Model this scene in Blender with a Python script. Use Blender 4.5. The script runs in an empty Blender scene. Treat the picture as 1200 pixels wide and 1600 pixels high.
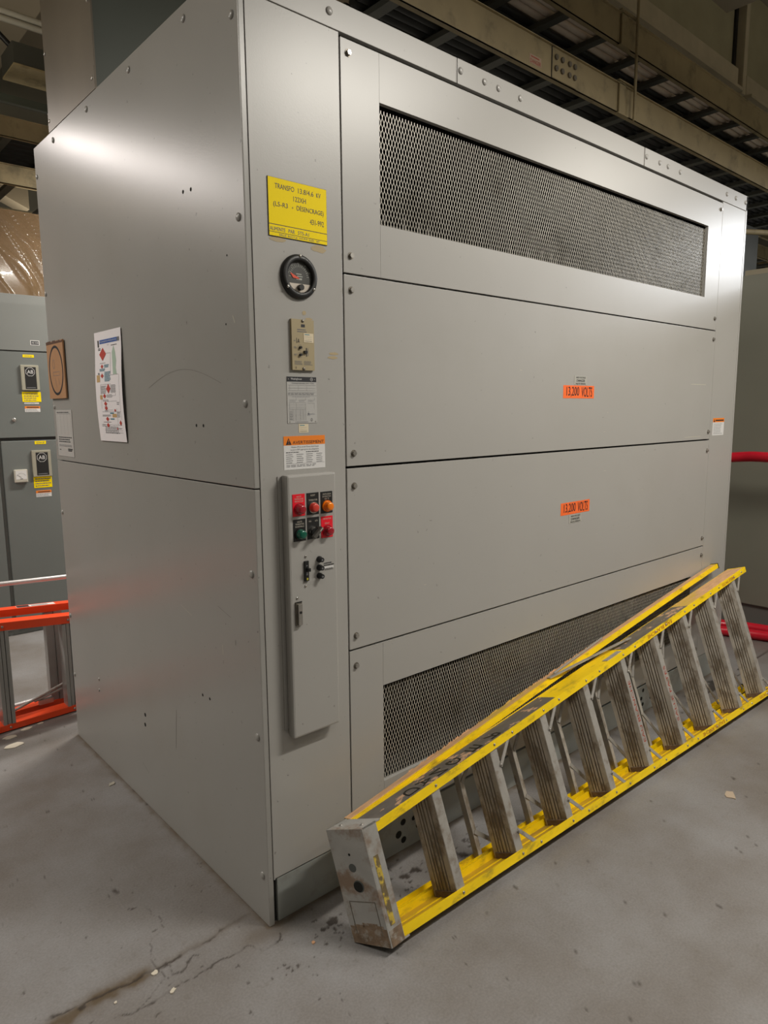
import bpy, bmesh, math, random
import numpy as np
from mathutils import Vector, Matrix

random.seed(7)
S = bpy.context.scene
C = S.collection

# ------------------------------------------------------------------ camera
cam_d = bpy.data.cameras.new('camera')
cam = bpy.data.objects.new('camera', cam_d)
C.objects.link(cam)
cam_d.sensor_fit = 'VERTICAL'
cam_d.sensor_height = 36.0
cam_d.lens = 1089.79 / 1600 * 36.0
cam_d.clip_start = 0.02
_r = Vector((0.74839797, -0.66319913, -0.00820892))
_u = Vector((0.10239367, 0.10330168, 0.9893656))
_f = Vector((0.65529842, 0.74127975, -0.14521816))
cam.matrix_world = Matrix((( _r.x, _u.x, -_f.x, -0.99301),
                           ( _r.y, _u.y, -_f.y, -1.65815),
                           ( _r.z, _u.z, -_f.z, 1.54209),
                           (0, 0, 0, 1)))
S.camera = cam

# ------------------------------------------------------------------ world, exposure
W = bpy.data.worlds.new('world'); S.world = W; W.use_nodes = True
W.node_tree.nodes['Background'].inputs[0].default_value = (0.5, 0.5, 0.47, 1)
W.node_tree.nodes['Background'].inputs[1].default_value = 0.05
S.view_settings.view_transform = 'Standard'
S.view_settings.look = 'None'
S.view_settings.exposure = 0.16
S.view_settings.gamma = 1.0
S.view_settings.use_curve_mapping = False

# ------------------------------------------------------------------ lights: fluorescent tubes over the aisles, plus added unseen fill lamps
def tube_or_fill_light(x, y, z, power, lx=1.2, ly=0.10, rz=0.0, col=(1, 0.95, 0.86), spread=180):
    l = bpy.data.lights.new('aisle_or_fill_lamp', 'AREA'); l.shape = 'RECTANGLE'
    l.size = lx; l.size_y = ly; l.energy = power; l.color = col; l.spread = math.radians(spread)
    o = bpy.data.objects.new('aisle_or_fill_lamp', l); o.location = (x, y, z); o.rotation_euler = (0, 0, rz)
    C.objects.link(o)
    return o
tube_or_fill_light(1.7, -1.75, 3.40, 78)
tube_or_fill_light(4.3, -1.90, 3.40, 50)
tube_or_fill_light(7.1, -1.80, 3.25, 200, 1.4, 0.14, col=(0.93, 0.96, 1.0))
tube_or_fill_light(-0.9, -2.3, 3.45, 12)  # unseen fill lamp added at the front left
tube_or_fill_light(-1.95, 1.0, 3.45, 30, 1.2, 0.2, math.pi / 2)  # fill added to lift the upper part of the left side panel
tube_or_fill_light(-3.0, 3.0, 3.3, 60, 1.4, 0.2)  # fill added for the floor and control cabinets at back left
tube_or_fill_light(1.8, 2.8, 3.25, 95, 1.2, 0.12)  # added out of sight behind the enclosure to brighten the left background
tube_or_fill_light(-1.30, 3.22, 3.22, 24, 1.5, 0.07, -0.15, col=(1, 0.92, 0.88))
tube_or_fill_light(1.6, -3.8, 3.45, 14, 2.4, 0.6)  # wide, weak fill added in front
tube_or_fill_light(2.5, 4.9, 4.3, 16)  # ambient fill added high at the back
# upward area lights added for the tubes' upward spill, brightening trays and ceiling
for _x, _y, _z, _e in ((1.7, -1.6, 3.5, 16), (4.6, -1.6, 3.5, 18), (7.1, -1.6, 3.4, 18), (-1.35, 3.2, 3.35, 85), (-3.2, 0.9, 3.55, 10), (1.2, 4.9, 3.0, 9)):
    _l = bpy.data.lights.new('added_uplight', 'AREA'); _l.shape = 'RECTANGLE'; _l.size = 1.2; _l.size_y = 0.2; _l.energy = _e * 0.45; _l.color = (1, 0.90, 0.72)
    _o = bpy.data.objects.new('added_uplight', _l); _o.location = (_x, _y, _z); _o.rotation_euler = (math.pi, 0, 0); C.objects.link(_o)

# ------------------------------------------------------------------ materials
MATS = {}
def nd(nt, t, **kw):
    n = nt.nodes.new(t)
    for k, v in kw.items(): setattr(n, k, v)
    return n
def mat(name, col, rough=0.5, metal=0.0, spec=0.5, noise=0.0, nscale=6.0, bump=0.0, bscale=80.0,
        dirt=None, dirt_amt=0.0, dscale=3.0, stretch=(1, 1, 1), rvar=0.0, specks=0.0, detail=5.0, coat=0.0,
        emit=None, emit_s=0.0, dlo=0.5, dhi=0.7):
    if name in MATS: return MATS[name]
    m = bpy.data.materials.new(name); m.use_nodes = True; nt = m.node_tree
    b = nt.nodes['Principled BSDF']
    b.inputs['Base Color'].default_value = (*col, 1); b.inputs['Roughness'].default_value = rough
    b.inputs['Metallic'].default_value = metal; b.inputs['Specular IOR Level'].default_value = spec
    b.inputs['Coat Weight'].default_value = coat
    if emit: b.inputs['Emission Color'].default_value = (*emit, 1); b.inputs['Emission Strength'].default_value = emit_s
    L = nt.links
    tc = nd(nt, 'ShaderNodeTexCoord'); mp = nd(nt, 'ShaderNodeMapping'); mp.inputs['Scale'].default_value = stretch
    L.new(tc.outputs['Object'], mp.inputs[0])
    cur = None
    if noise:
        n = nd(nt, 'ShaderNodeTexNoise'); n.inputs['Scale'].default_value = nscale; n.inputs['Detail'].default_value = detail
        L.new(mp.outputs[0], n.inputs[0])
        r = nd(nt, 'ShaderNodeMapRange'); r.inputs['From Min'].default_value = 0.2; r.inputs['From Max'].default_value = 0.8
        r.inputs['To Min'].default_value = 1 - noise; r.inputs['To Max'].default_value = 1 + noise
        L.new(n.outputs[0], r.inputs[0])
        x = nd(nt, 'ShaderNodeVectorMath', operation='SCALE'); x.inputs[0].default_value = col
        L.new(r.outputs[0], x.inputs['Scale']); cur = x.outputs[0]
    if dirt:
        n = nd(nt, 'ShaderNodeTexNoise'); n.inputs['Scale'].default_value = dscale; n.inputs['Detail'].default_value = 9; n.inputs['Roughness'].default_value = 0.65
        L.new(mp.outputs[0], n.inputs[0])
        r = nd(nt, 'ShaderNodeMapRange'); r.inputs['From Min'].default_value = dlo; r.inputs['From Max'].default_value = dhi
        r.inputs['To Max'].default_value = dirt_amt; r.interpolation_type = 'SMOOTHSTEP'
        L.new(n.outputs[0], r.inputs[0])
        x = nd(nt, 'ShaderNodeMix', data_type='RGBA')
        L.new(r.outputs[0], x.inputs[0])
        if cur: L.new(cur, x.inputs[6])
        else: x.inputs[6].default_value = (*col, 1)
        x.inputs[7].default_value = (*dirt, 1); cur = x.outputs[2]
    if specks:
        n = nd(nt, 'ShaderNodeTexNoise'); n.inputs['Scale'].default_value = 55; n.inputs['Detail'].default_value = 3
        L.new(tc.outputs['Object'], n.inputs[0])
        r = nd(nt, 'ShaderNodeMapRange'); r.inputs['From Min'].default_value = 0.70; r.inputs['From Max'].default_value = 0.76
        r.inputs['To Max'].default_value = specks
        L.new(n.outputs[0], r.inputs[0])
        x = nd(nt, 'ShaderNodeMix', data_type='RGBA'); L.new(r.outputs[0], x.inputs[0])
        if cur: L.new(cur, x.inputs[6])
        else: x.inputs[6].default_value = (*col, 1)
        x.inputs[7].default_value = (0.05, 0.045, 0.04, 1); cur = x.outputs[2]
    if cur: L.new(cur, b.inputs['Base Color'])
    if rvar:
        n = nd(nt, 'ShaderNodeTexNoise'); n.inputs['Scale'].default_value = 2.2; n.inputs['Detail'].default_value = 4
        L.new(mp.outputs[0], n.inputs[0])
        r = nd(nt, 'ShaderNodeMapRange'); r.inputs['From Min'].default_value = 0.1; r.inputs['From Max'].default_value = 0.9
        r.inputs['To Min'].default_value = rough - rvar; r.inputs['To Max'].default_value = rough + rvar
        L.new(n.outputs[0], r.inputs[0]); L.new(r.outputs[0], b.inputs['Roughness'])
    if bump:
        n = nd(nt, 'ShaderNodeTexNoise'); n.inputs['Scale'].default_value = bscale; n.inputs['Detail'].default_value = 4
        L.new(mp.outputs[0], n.inputs[0])
        bp = nd(nt, 'ShaderNodeBump'); bp.inputs['Strength'].default_value = bump; bp.inputs['Distance'].default_value = 0.002
        L.new(n.outputs[0], bp.inputs['Height']); L.new(bp.outputs[0], b.inputs['Normal'])
    MATS[name] = m
    return m

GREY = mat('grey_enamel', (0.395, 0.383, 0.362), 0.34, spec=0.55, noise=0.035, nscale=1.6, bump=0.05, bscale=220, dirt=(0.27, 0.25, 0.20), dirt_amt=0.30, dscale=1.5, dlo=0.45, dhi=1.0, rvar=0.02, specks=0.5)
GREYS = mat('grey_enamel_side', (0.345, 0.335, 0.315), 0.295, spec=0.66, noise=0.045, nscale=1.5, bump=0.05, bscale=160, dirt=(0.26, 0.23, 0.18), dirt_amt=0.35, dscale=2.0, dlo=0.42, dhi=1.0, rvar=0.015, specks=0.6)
GREYD = mat('grey_enamel_skirt', (0.30, 0.315, 0.30), 0.4, noise=0.08, nscale=5, dirt=(0.16, 0.14, 0.11), dirt_amt=0.6, dscale=5)
MESHM = mat('galvanised_mesh', (0.60, 0.565, 0.49), 0.38, metal=0.1, noise=0.12, nscale=9, dirt=(0.26, 0.23, 0.17), dirt_amt=0.5, dscale=4)
BLACK = mat('black', (0.012, 0.012, 0.012), 0.45)
VOID = mat('dark_interior', (0.010, 0.0095, 0.008), 0.9)
CORE = mat('coil_varnish', (0.035, 0.028, 0.022), 0.6, noise=0.3, nscale=12)
STEEL = mat('zinc_steel', (0.42, 0.40, 0.37), 0.35, metal=0.8, noise=0.15, nscale=40)
DULLB = mat('dull_bolt', (0.20, 0.18, 0.15), 0.45, metal=0.7, noise=0.3, nscale=80)
YEL = mat('sign_yellow', (1.0, 0.76, 0.0), 0.55, spec=0.15)
WHITE = mat('sticker_white', (0.72, 0.71, 0.70), 0.5)
PAPER = mat('paper_white', (0.84, 0.80, 0.82), 0.75)
PAPERG = mat('paper_grey', (0.46, 0.45, 0.43), 0.6)
INK = mat('ink', (0.02, 0.02, 0.025), 0.5)
INKG = mat('ink_grey', (0.16, 0.16, 0.17), 0.6)
INKL = mat('ink_light', (0.34, 0.34, 0.35), 0.6)
ORG = mat('orange', (0.90, 0.24, 0.02), 0.45)
ORG2 = mat('fluorescent_orange', (1.0, 0.17, 0.035), 0.45)
REDP = mat('red_plate', (0.85, 0.012, 0.03), 0.35)
REDB = mat('red_button', (0.35, 0.008, 0.02), 0.22, coat=0.5)
REDB2 = mat('pink_red_button', (0.65, 0.06, 0.04), 0.3)
ORGB = mat('amber_lens', (0.95, 0.22, 0.005), 0.2, coat=0.5)
GRNB = mat('green_lens', (0.0, 0.10, 0.06), 0.22, coat=0.5)
CHROME = mat('chrome', (0.55, 0.53, 0.50), 0.18, metal=1.0)
BEIGE = mat('beige_plate', (0.40, 0.33, 0.20), 0.4, noise=0.05)
CREAM = mat('cream_tag', (0.72, 0.62, 0.44), 0.55)
GLASS = mat('dial_glass', (1, 1, 1), 0.05)
_b = GLASS.node_tree.nodes['Principled BSDF']; _b.inputs['Transmission Weight'].default_value = 1.0; _b.inputs['IOR'].default_value = 1.2
CARD = mat('cardboard', (0.40, 0.215, 0.105), 0.8, noise=0.08, nscale=12)
BLUE = mat('poster_blue', (0.02, 0.09, 0.36), 0.6)
TEAL = mat('poster_teal', (0.07, 0.22, 0.30), 0.6)
SAND = mat('poster_sand', (0.55, 0.36, 0.16), 0.6)
DRED = mat('poster_red', (0.48, 0.045, 0.03), 0.6)
PGRN = mat('poster_green', (0.40, 0.52, 0.42), 0.6)
TAN = mat('adhesive_stain', (0.42, 0.33, 0.19), 0.6)
SCR = mat('scratch_pale', (0.55, 0.53, 0.44), 0.6)
SCRD = mat('scratch_dark', (0.20, 0.19, 0.17), 0.6)
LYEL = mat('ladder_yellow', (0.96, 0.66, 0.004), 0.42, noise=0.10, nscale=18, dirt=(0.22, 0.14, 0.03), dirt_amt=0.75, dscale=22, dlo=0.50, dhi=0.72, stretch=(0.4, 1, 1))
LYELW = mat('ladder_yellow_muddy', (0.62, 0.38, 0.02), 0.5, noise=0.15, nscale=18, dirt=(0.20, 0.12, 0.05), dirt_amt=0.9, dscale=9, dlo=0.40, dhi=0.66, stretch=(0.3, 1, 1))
LWORN = mat('ladder_worn_fibre', (0.64, 0.38, 0.20), 0.8, noise=0.22, nscale=60, bump=0.8, bscale=150, dirt=(0.60, 0.40, 0.06), dirt_amt=0.9, dscale=9, dlo=0.5, dhi=0.62, stretch=(0.25, 1, 1))
LSTK = mat('ladder_grimy_decal', (0.13, 0.115, 0.10), 0.6, noise=0.3, nscale=30, dirt=(0.55, 0.34, 0.21), dirt_amt=1.0, dscale=22, dlo=0.56, dhi=0.59, stretch=(0.5, 1, 1))
LTREAD = mat('ladder_tread_aluminium', (0.50, 0.46, 0.40), 0.5, metal=0.15, noise=0.25, nscale=16, dirt=(0.21, 0.165, 0.12), dirt_amt=0.85, dscale=17, dlo=0.44, dhi=0.62, stretch=(1, 0.5, 1), bump=0.4, bscale=90)
LALU = mat('ladder_aluminium', (0.40, 0.38, 0.35), 0.42, metal=0.2, noise=0.15, nscale=20, dirt=(0.20, 0.15, 0.10), dirt_amt=0.7, dscale=18, dlo=0.5, dhi=0.7)
LGROOVE = mat('tread_groove_dirt', (0.21, 0.17, 0.125), 0.8, noise=0.35, nscale=30, dirt=(0.26, 0.23, 0.19), dirt_amt=0.8, dscale=20, stretch=(1, 0.35, 1))
LMUD = mat('ladder_mud', (0.17, 0.115, 0.075), 0.9, noise=0.4, nscale=50, bump=1.0, bscale=120)
CAPM = mat('cap_aluminium', (0.40, 0.39, 0.37), 0.45, metal=0.2, noise=0.15, nscale=14, dirt=(0.23, 0.15, 0.095), dirt_amt=0.9, dscale=11, dlo=0.47, dhi=0.66, bump=0.4, bscale=70)
REDINK = mat('red_paint_marker', (0.38, 0.05, 0.02), 0.6)
OLIVE = mat('dusty_tray', (0.33, 0.262, 0.145), 0.6, noise=0.2, nscale=5, dirt=(0.10, 0.085, 0.05), dirt_amt=0.6, dscale=6)
RUNG = mat('tray_rung', (0.10, 0.10, 0.085), 0.6, noise=0.2)
CABLE = mat('cable_jacket', (0.02, 0.02, 0.018), 0.6)
CABLEO = mat('cable_ochre', (0.20, 0.13, 0.04), 0.6)
DUCTM = mat('painted_duct', (0.30, 0.27, 0.17), 0.55, noise=0.12, nscale=4)
MCC = mat('cabinet_blue_grey', (0.165, 0.178, 0.170), 0.38, noise=0.05, nscale=3)
MCCL = mat('cabinet_light_grey', (0.21, 0.218, 0.208), 0.4, noise=0.05, nscale=3)
HANDM = mat('handle_bezel', (0.42, 0.40, 0.32), 0.35, metal=0.3)
LRED = mat('ladder_orange_red', (0.88, 0.075, 0.015), 0.35, noise=0.06)
HOSE = mat('red_hose', (0.62, 0.012, 0.03), 0.3, noise=0.08)
CONC = mat('ceiling_paint', (0.27, 0.23, 0.17), 0.85, noise=0.1, nscale=2)
WALLM = mat('wall_paint', (0.20, 0.19, 0.15), 0.8, noise=0.15, nscale=1.5)
BROWN = mat('brown_crate', (0.26, 0.15, 0.06), 0.7, noise=0.25, nscale=5)
MARK = mat('floor_chip', (0.62, 0.56, 0.46), 0.7)
GALV = mat('galvanised_duct', (0.19, 0.16, 0.12), 0.40, metal=0.2, noise=0.15, nscale=4, dirt=(0.2, 0.16, 0.12), dirt_amt=0.5, dscale=6, stretch=(1, 1, 0.3))
BUSG = mat('bus_duct_green_grey', (0.10, 0.115, 0.095), 0.4)

# plastic film
FILM = bpy.data.materials.new('clear_film'); FILM.use_nodes = True
_b = FILM.node_tree.nodes['Principled BSDF']
_b.inputs['Base Color'].default_value = (0.12, 0.09, 0.06, 1); _b.inputs['Roughness'].default_value = 0.10; _b.inputs['Alpha'].default_value = 0.35
_b.inputs['Specular IOR Level'].default_value = 1.0; _b.inputs['Coat Weight'].default_value = 1.0

# ------------------------------------------------------------------ mesh builder
class MB:
    def __init__(s, M=None): s.v = []; s.f = []; s.m = []; s.mats = []; s.sm = []; s.M = M
    def mi(s, m):
        if m not in s.mats: s.mats.append(m)
        return s.mats.index(m)
    def add(s, vs, fs, m, smooth=False):
        o = len(s.v); s.v += [tuple(v) for v in vs]; k = s.mi(m)
        for f in fs: s.f.append(tuple(i + o for i in f)); s.m.append(k); s.sm.append(smooth)
    def box(s, a, b, m, fr=None, bev=0.0):
        x0, y0, z0 = [min(a[i], b[i]) for i in range(3)]; x1, y1, z1 = [max(a[i], b[i]) for i in range(3)]
        if bev > 0:
            bm = bmesh.new(); bmesh.ops.create_cube(bm, size=1)
            for v in bm.verts: v.co = Vector(((x0 + x1) / 2 + v.co.x * (x1 - x0), (y0 + y1) / 2 + v.co.y * (y1 - y0), (z0 + z1) / 2 + v.co.z * (z1 - z0)))
            bmesh.ops.bevel(bm, geom=bm.edges[:], offset=bev, segments=2, affect='EDGES', profile=0.6)
            bm.verts.index_update()
            vs = [v.co.copy() for v in bm.verts]; fs = [[v.index for v in f.verts] for f in bm.faces]; bm.free()
        else:
            vs = [(x0, y0, z0), (x1, y0, z0), (x1, y1, z0), (x0, y1, z0), (x0, y0, z1), (x1, y0, z1), (x1, y1, z1), (x0, y1, z1)]
            fs = [(0, 3, 2, 1), (4, 5, 6, 7), (0, 1, 5, 4), (1, 2, 6, 5), (2, 3, 7, 6), (3, 0, 4, 7)]
        if fr: vs = [fr(*v) for v in vs]
        s.add(vs, fs, m)
    def hexa(s, p, m):   # 8 points, bottom ring then top ring
        s.add(p, [(0, 3, 2, 1), (4, 5, 6, 7), (0, 1, 5, 4), (1, 2, 6, 5), (2, 3, 7, 6), (3, 0, 4, 7)], m)
    def cyl(s, c, ax, r, h, m, n=20, r2=None, smooth=False, dome=0.0):
        c = Vector(c); ax = Vector(ax).normalized(); r2 = r if r2 is None else r2
        t = Vector((0, 0, 1)) if abs(ax.z) < 0.9 else Vector((1, 0, 0)); a = ax.cross(t).normalized(); b = ax.cross(a)
        vs = [c + (a * math.cos(2 * math.pi * i / n) + b * math.sin(2 * math.pi * i / n)) * r for i in range(n)]
        vs += [c + ax * h + (a * math.cos(2 * math.pi * i / n) + b * math.sin(2 * math.pi * i / n)) * r2 for i in range(n)]
        fs = [(i, (i + 1) % n, n + (i + 1) % n, n + i) for i in range(n)]
        s.add(vs, fs, m, True)
        if dome:
            rings = 4; vv = []; ff = []
            for k in range(rings):
                ph = math.pi / 2 * k / rings
                for i in range(n):
                    vv.append(c + ax * (h + dome * math.sin(ph)) + (a * math.cos(2 * math.pi * i / n) + b * math.sin(2 * math.pi * i / n)) * r2 * math.cos(ph))
            vv.append(c + ax * (h + dome))
            for k in range(rings - 1):
                for i in range(n): ff.append((k * n + i, k * n + (i + 1) % n, (k + 1) * n + (i + 1) % n, (k + 1) * n + i))
            for i in range(n): ff.append(((rings - 1) * n + i, (rings - 1) * n + (i + 1) % n, rings * n))
            s.add(vv, ff, m, True)
            s.add(vs[:n], [tuple(range(n))[::-1]], m)
        else:
            s.add(vs, [tuple(range(n))[::-1], tuple(range(n, 2 * n))], m)
    def tube(s, pts, r, m, n=10, rfun=None):
        pts = [Vector(p) for p in pts]; vs = []; fs = []
        up = Vector((0, 0, 1)); d0 = (pts[1] - pts[0]).normalized()
        if abs(d0.z) > 0.9: up = Vector((1, 0, 0))
        a = d0.cross(up).normalized()
        for i, p in enumerate(pts):
            d = (pts[min(i + 1, len(pts) - 1)] - pts[max(i - 1, 0)]).normalized()
            a = (a - d * a.dot(d)).normalized(); b = d.cross(a)
            rr = rfun(i) if rfun else r
            for k in range(n): vs.append(p + (a * math.cos(2 * math.pi * k / n) + b * math.sin(2 * math.pi * k / n)) * rr)
        for i in range(len(pts) - 1):
            for k in range(n): fs.append((i * n + k, i * n + (k + 1) % n, (i + 1) * n + (k + 1) % n, (i + 1) * n + k))
        s.add(vs, fs, m, True)
        L = len(pts) - 1
        s.add(vs[:n], [tuple(range(n))[::-1]], m); s.add(vs[L * n:], [tuple(range(n))], m)
    def build(s, name, parent=None, fn=None, **kw):
        me = bpy.data.meshes.new(name)
        vs = s.v if fn is None else [tuple(fn(*v)) for v in s.v]
        me.from_pydata(vs, [], s.f)
        for m in s.mats: me.materials.append(m)
        me.polygons.foreach_set('material_index', s.m); me.polygons.foreach_set('use_smooth', s.sm)
        me.update()
        o = bpy.data.objects.new(name, me); C.objects.link(o)
        if parent: o.parent = parent
        for k, v in kw.items(): o[k] = v
        return o

def fix_normals(o):
    bm = bmesh.new(); bm.from_mesh(o.data); bmesh.ops.recalc_face_normals(bm, faces=bm.faces); bm.to_mesh(o.data); bm.free()

def thing(name, label, cat, group=None, loc=(0, 0, 0)):
    o = bpy.data.objects.new(name, None); o.empty_display_size = 0.05; C.objects.link(o); o.location = loc
    o['label'] = label; o['category'] = cat
    if group: o['group'] = group
    return o
def tag(o, label, cat, group=None):
    o['label'] = label; o['category'] = cat
    if group: o['group'] = group
    return o
def struct(o): o['kind'] = 'structure'; return o

_tc = {}
def text_geo(t):
    if t in _tc: return _tc[t]
    cu = bpy.data.curves.new('lettering', 'FONT'); cu.body = t; cu.size = 1.0; cu.resolution_u = 3
    ob = bpy.data.objects.new('lettering', cu); C.objects.link(ob)
    bpy.context.view_layer.update()
    dg = bpy.context.evaluated_depsgraph_get()
    me = bpy.data.meshes.new_from_object(ob.evaluated_get(dg))
    vs = np.array([v.co[:2] for v in me.vertices]); fs = [tuple(p.vertices) for p in me.polygons]
    bpy.data.objects.remove(ob); bpy.data.curves.remove(cu); bpy.data.meshes.remove(me)
    mn = vs.min(0); mx = vs.max(0); vs = (vs - mn) / np.maximum(mx - mn, 1e-6)
    _tc[t] = (vs, fs); return _tc[t]

class Sheet(MB):
    """flat printed thing: a to the right, b up, c out of the surface"""
    T = 0.0008; D = 0.0004
    def __init__(s, org, right, up, deform=None):
        MB.__init__(s); s.o = Vector(org); s.r = Vector(right); s.u = Vector(up); s.n = s.r.cross(s.u); s.df = deform
    def P(s, a, b, c):
        if s.df: c += s.df(a, b)
        return s.o + s.r * a + s.u * b + s.n * c
    def base(s, a0, b0, a1, b1, m, t=None, nb=1):
        t = s.T if t is None else t; s.t = t
        n = nb; vs = []; fs = []
        for i in range(n + 1):
            b = b0 + (b1 - b0) * i / n
            vs += [s.P(a0, b, 0), s.P(a1, b, 0), s.P(a1, b, t), s.P(a0, b, t)]
        for i in range(n):
            q = 4 * i; p = q + 4
            fs += [(q + 3, q + 2, p + 2, p + 3), (q + 1, q, p, p + 1), (q, q + 3, p + 3, p), (q + 2, q + 1, p + 1, p + 2)]
        fs += [(0, 1, 2, 3), (4 * n + 3, 4 * n + 2, 4 * n + 1, 4 * n)]
        s.add(vs, fs, m)
    def rect(s, a0, b0, a1, b1, m, lv=1):
        c = s.t + s.D * lv; k = max(1, int(abs(b1 - b0) / 0.02)) if s.df else 1
        for i in range(k):
            p = b0 + (b1 - b0) * i / k; q = b0 + (b1 - b0) * (i + 1) / k
            s.add([s.P(a0, p, c), s.P(a1, p, c), s.P(a1, q, c), s.P(a0, q, c)], [(0, 1, 2, 3)], m)
    def poly(s, pts, m, lv=1):
        c = s.t + s.D * lv; s.add([s.P(a, b, c) for a, b in pts], [tuple(range(len(pts)))], m)
    def ring(s, ca, cb, ra, rb, w, m, lv=1, n=48):
        c = s.t + s.D * lv; vs = []
        for i in range(n):
            t = 2 * math.pi * i / n; vs += [s.P(ca + ra * math.cos(t), cb + rb * math.sin(t), c), s.P(ca + (ra - w) * math.cos(t), cb + (rb - w) * math.sin(t), c)]
        s.add(vs, [(2 * i, 2 * ((i + 1) % n), 2 * ((i + 1) % n) + 1, 2 * i + 1) for i in range(n)], m)
    def disc(s, ca, cb, r, m, lv=1, n=24):
        s.poly([(ca + r * math.cos(2 * math.pi * i / n), cb + r * math.sin(2 * math.pi * i / n)) for i in range(n)], m, lv)
    def text(s, t, a0, b0, a1, b1, m, lv=2, rot=0):
        vs, fs = text_geo(t); c = s.t + s.D * lv; out = []
        for x, y in vs:
            if rot == 90: x, y = 1 - y, x
            if rot == -90: x, y = y, 1 - x
            if rot == 180: x, y = 1 - x, 1 - y
            out.append(s.P(a0 + (a1 - a0) * x, b0 + (b1 - b0) * y, c))
        s.add(out, fs, m)
    def micro(s, a0, b0, a1, b1, rows, m, fill=0.45, lv=1, words=True):
        h = (b1 - b0) / rows
        for i in range(rows):
            b = b0 + h * (i + 0.25); a = a0; end = a1 - random.random() * 0.25 * (a1 - a0)
            while a < end:
                w = (a1 - a0) * random.uniform(0.05, 0.16) if words else (a1 - a0)
                s.rect(a, b, min(a + w, end), b + h * fill, m, lv); a += w + (a1 - a0) * 0.025

FR = dict(right=(1, 0, 0), up=(0, 0, 1))          # sheets on surfaces that face -y
SD = dict(right=(0, -1, 0), up=(0, 0, 1))         # sheets on the enclosure's left side (faces -x)

# ================================================================== SETTING
# floor: a tensor grid, fine where the cracked patch is, with a grime attribute
def axis(*segs):
    out = []
    for a, b, st in segs:
        n = max(1, int(round((b - a) / st))); out += [a + (b - a) * i / n for i in range(n)]
    out.append(segs[-1][1]); return np.array(out)
xs = axis((-5, -1.0, 0.5), (-1.0, 0.45, 0.0045), (0.45, 3.4, 0.010), (3.4, 10, 0.6))
ys = axis((-5, -0.9, 0.4), (-0.9, -0.35, 0.010), (-0.35, 0.45, 0.0045), (0.45, 2.1, 0.015), (2.1, 7, 0.5))
X, Y = np.meshgrid(xs, ys, indexing='ij'); PX = X.ravel(); PY = Y.ravel()
rng = np.random.default_rng(3)
def vnoise(x, y, sc, seed):
    r = np.random.default_rng(seed); g = r.random((256, 256)); u = x * sc + 500; v = y * sc + 500
    i = np.floor(u).astype(int); j = np.floor(v).astype(int); fu = u - i; fv = v - j; fu = fu * fu * (3 - 2 * fu); fv = fv * fv * (3 - 2 * fv)
    G = lambda a, b: g[a % 256, b % 256]
    return (G(i, j) * (1 - fu) + G(i + 1, j) * fu) * (1 - fv) + (G(i, j + 1) * (1 - fu) + G(i + 1, j + 1) * fu) * fv
def fb(x, y, sc, seed): return sum(vnoise(x, y, sc * 2 ** k, seed + k) * 0.5 ** (k + 1) for k in range(4)) / 0.9375
jx = PX + 0.026 * (fb(PX, PY, 34, 11) - 0.5); jy = PY + 0.026 * (fb(PX, PY, 34, 21) - 0.5)
def seg_dist(poly):
    d = np.full(PX.shape, 9.0)
    for (ax, ay), (bx, by) in zip(poly[:-1], poly[1:]):
        vx, vy = bx - ax, by - ay; t = np.clip(((jx - ax) * vx + (jy - ay) * vy) / (vx * vx + vy * vy), 0, 1)
        d = np.minimum(d, np.hypot(jx - ax - t * vx, jy - ay - t * vy))
    return d
cracks = [
 (0.0055, 0.9, [(-0.60, 0.105), (-0.545, 0.101), (-0.455, 0.092), (-0.384, 0.08), (-0.323, 0.08), (-0.266, 0.08), (-0.189, 0.076), (-0.152, 0.081), (-0.053, 0.092), (-0.019, 0.086)]),
 (0.0035, 0.8, [(-0.465, 0.003), (-0.426, -0.024), (-0.404, -0.026), (-0.361, -0.02), (-0.312, -0.018), (-0.263, -0.019), (-0.212, -0.02), (-0.17, -0.016), (-0.12, -0.025), (-0.083, -0.02), (-0.061, -0.067), (-0.013, -0.061), (0.01, -0.036)]),
 (0.003, 0.8, [(-0.293, 0.023), (-0.257, 0.031), (-0.226, 0.055), (-0.213, 0.048)]),
 (0.0018, 0.5, [(-0.244, 0.34), (-0.233, 0.255), (-0.243, 0.216), (-0.293, 0.192), (-0.319, 0.118), (-0.323, 0.08)]),
 (0.002, 0.6, [(-0.326, 0.073), (-0.305, 0.024), (-0.343, 0.02), (-0.392, -0.011), (-0.426, -0.024)]),
 (0.0022, 0.6, [(-0.326, 0.073), (-0.285, 0.067), (-0.293, 0.023)])]
grime = np.zeros(PX.shape)
brk = fb(PX, PY, 26, 41)
for w, s_, pl in cracks:
    d = seg_dist(pl); grime = np.maximum(grime, s_ * np.clip(1.5 - d / (0.75 * w), 0, 1) * np.clip((brk - 0.30) * 5, 0.25, 1))
brown = 1.3 * np.exp(-(seg_dist([(-0.66, 0.06), (-0.58, 0.075), (-0.50, 0.09), (-0.36, 0.083)]) / 0.026) ** 2) * (0.35 + fb(PX, PY, 60, 51))
brown = np.maximum(brown, 0.35 * np.exp(-(seg_dist([(-0.36, 0.083), (-0.15, 0.083), (0, 0.09)]) / 0.012) ** 2))
brown = np.maximum(brown, 0.45 * np.exp(-(seg_dist([(-0.06, -0.0), (0.02, -0.03)]) / 0.035) ** 2))
edge_d = np.minimum(seg_dist([(0, 0), (0, 1.7)]), seg_dist([(0, 0), (3.1, 0)]))
brown = np.maximum(brown, 0.75 * np.exp(-(edge_d / 0.016) ** 2) * (0.5 + fb(PX, PY, 20, 61)))
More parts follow.
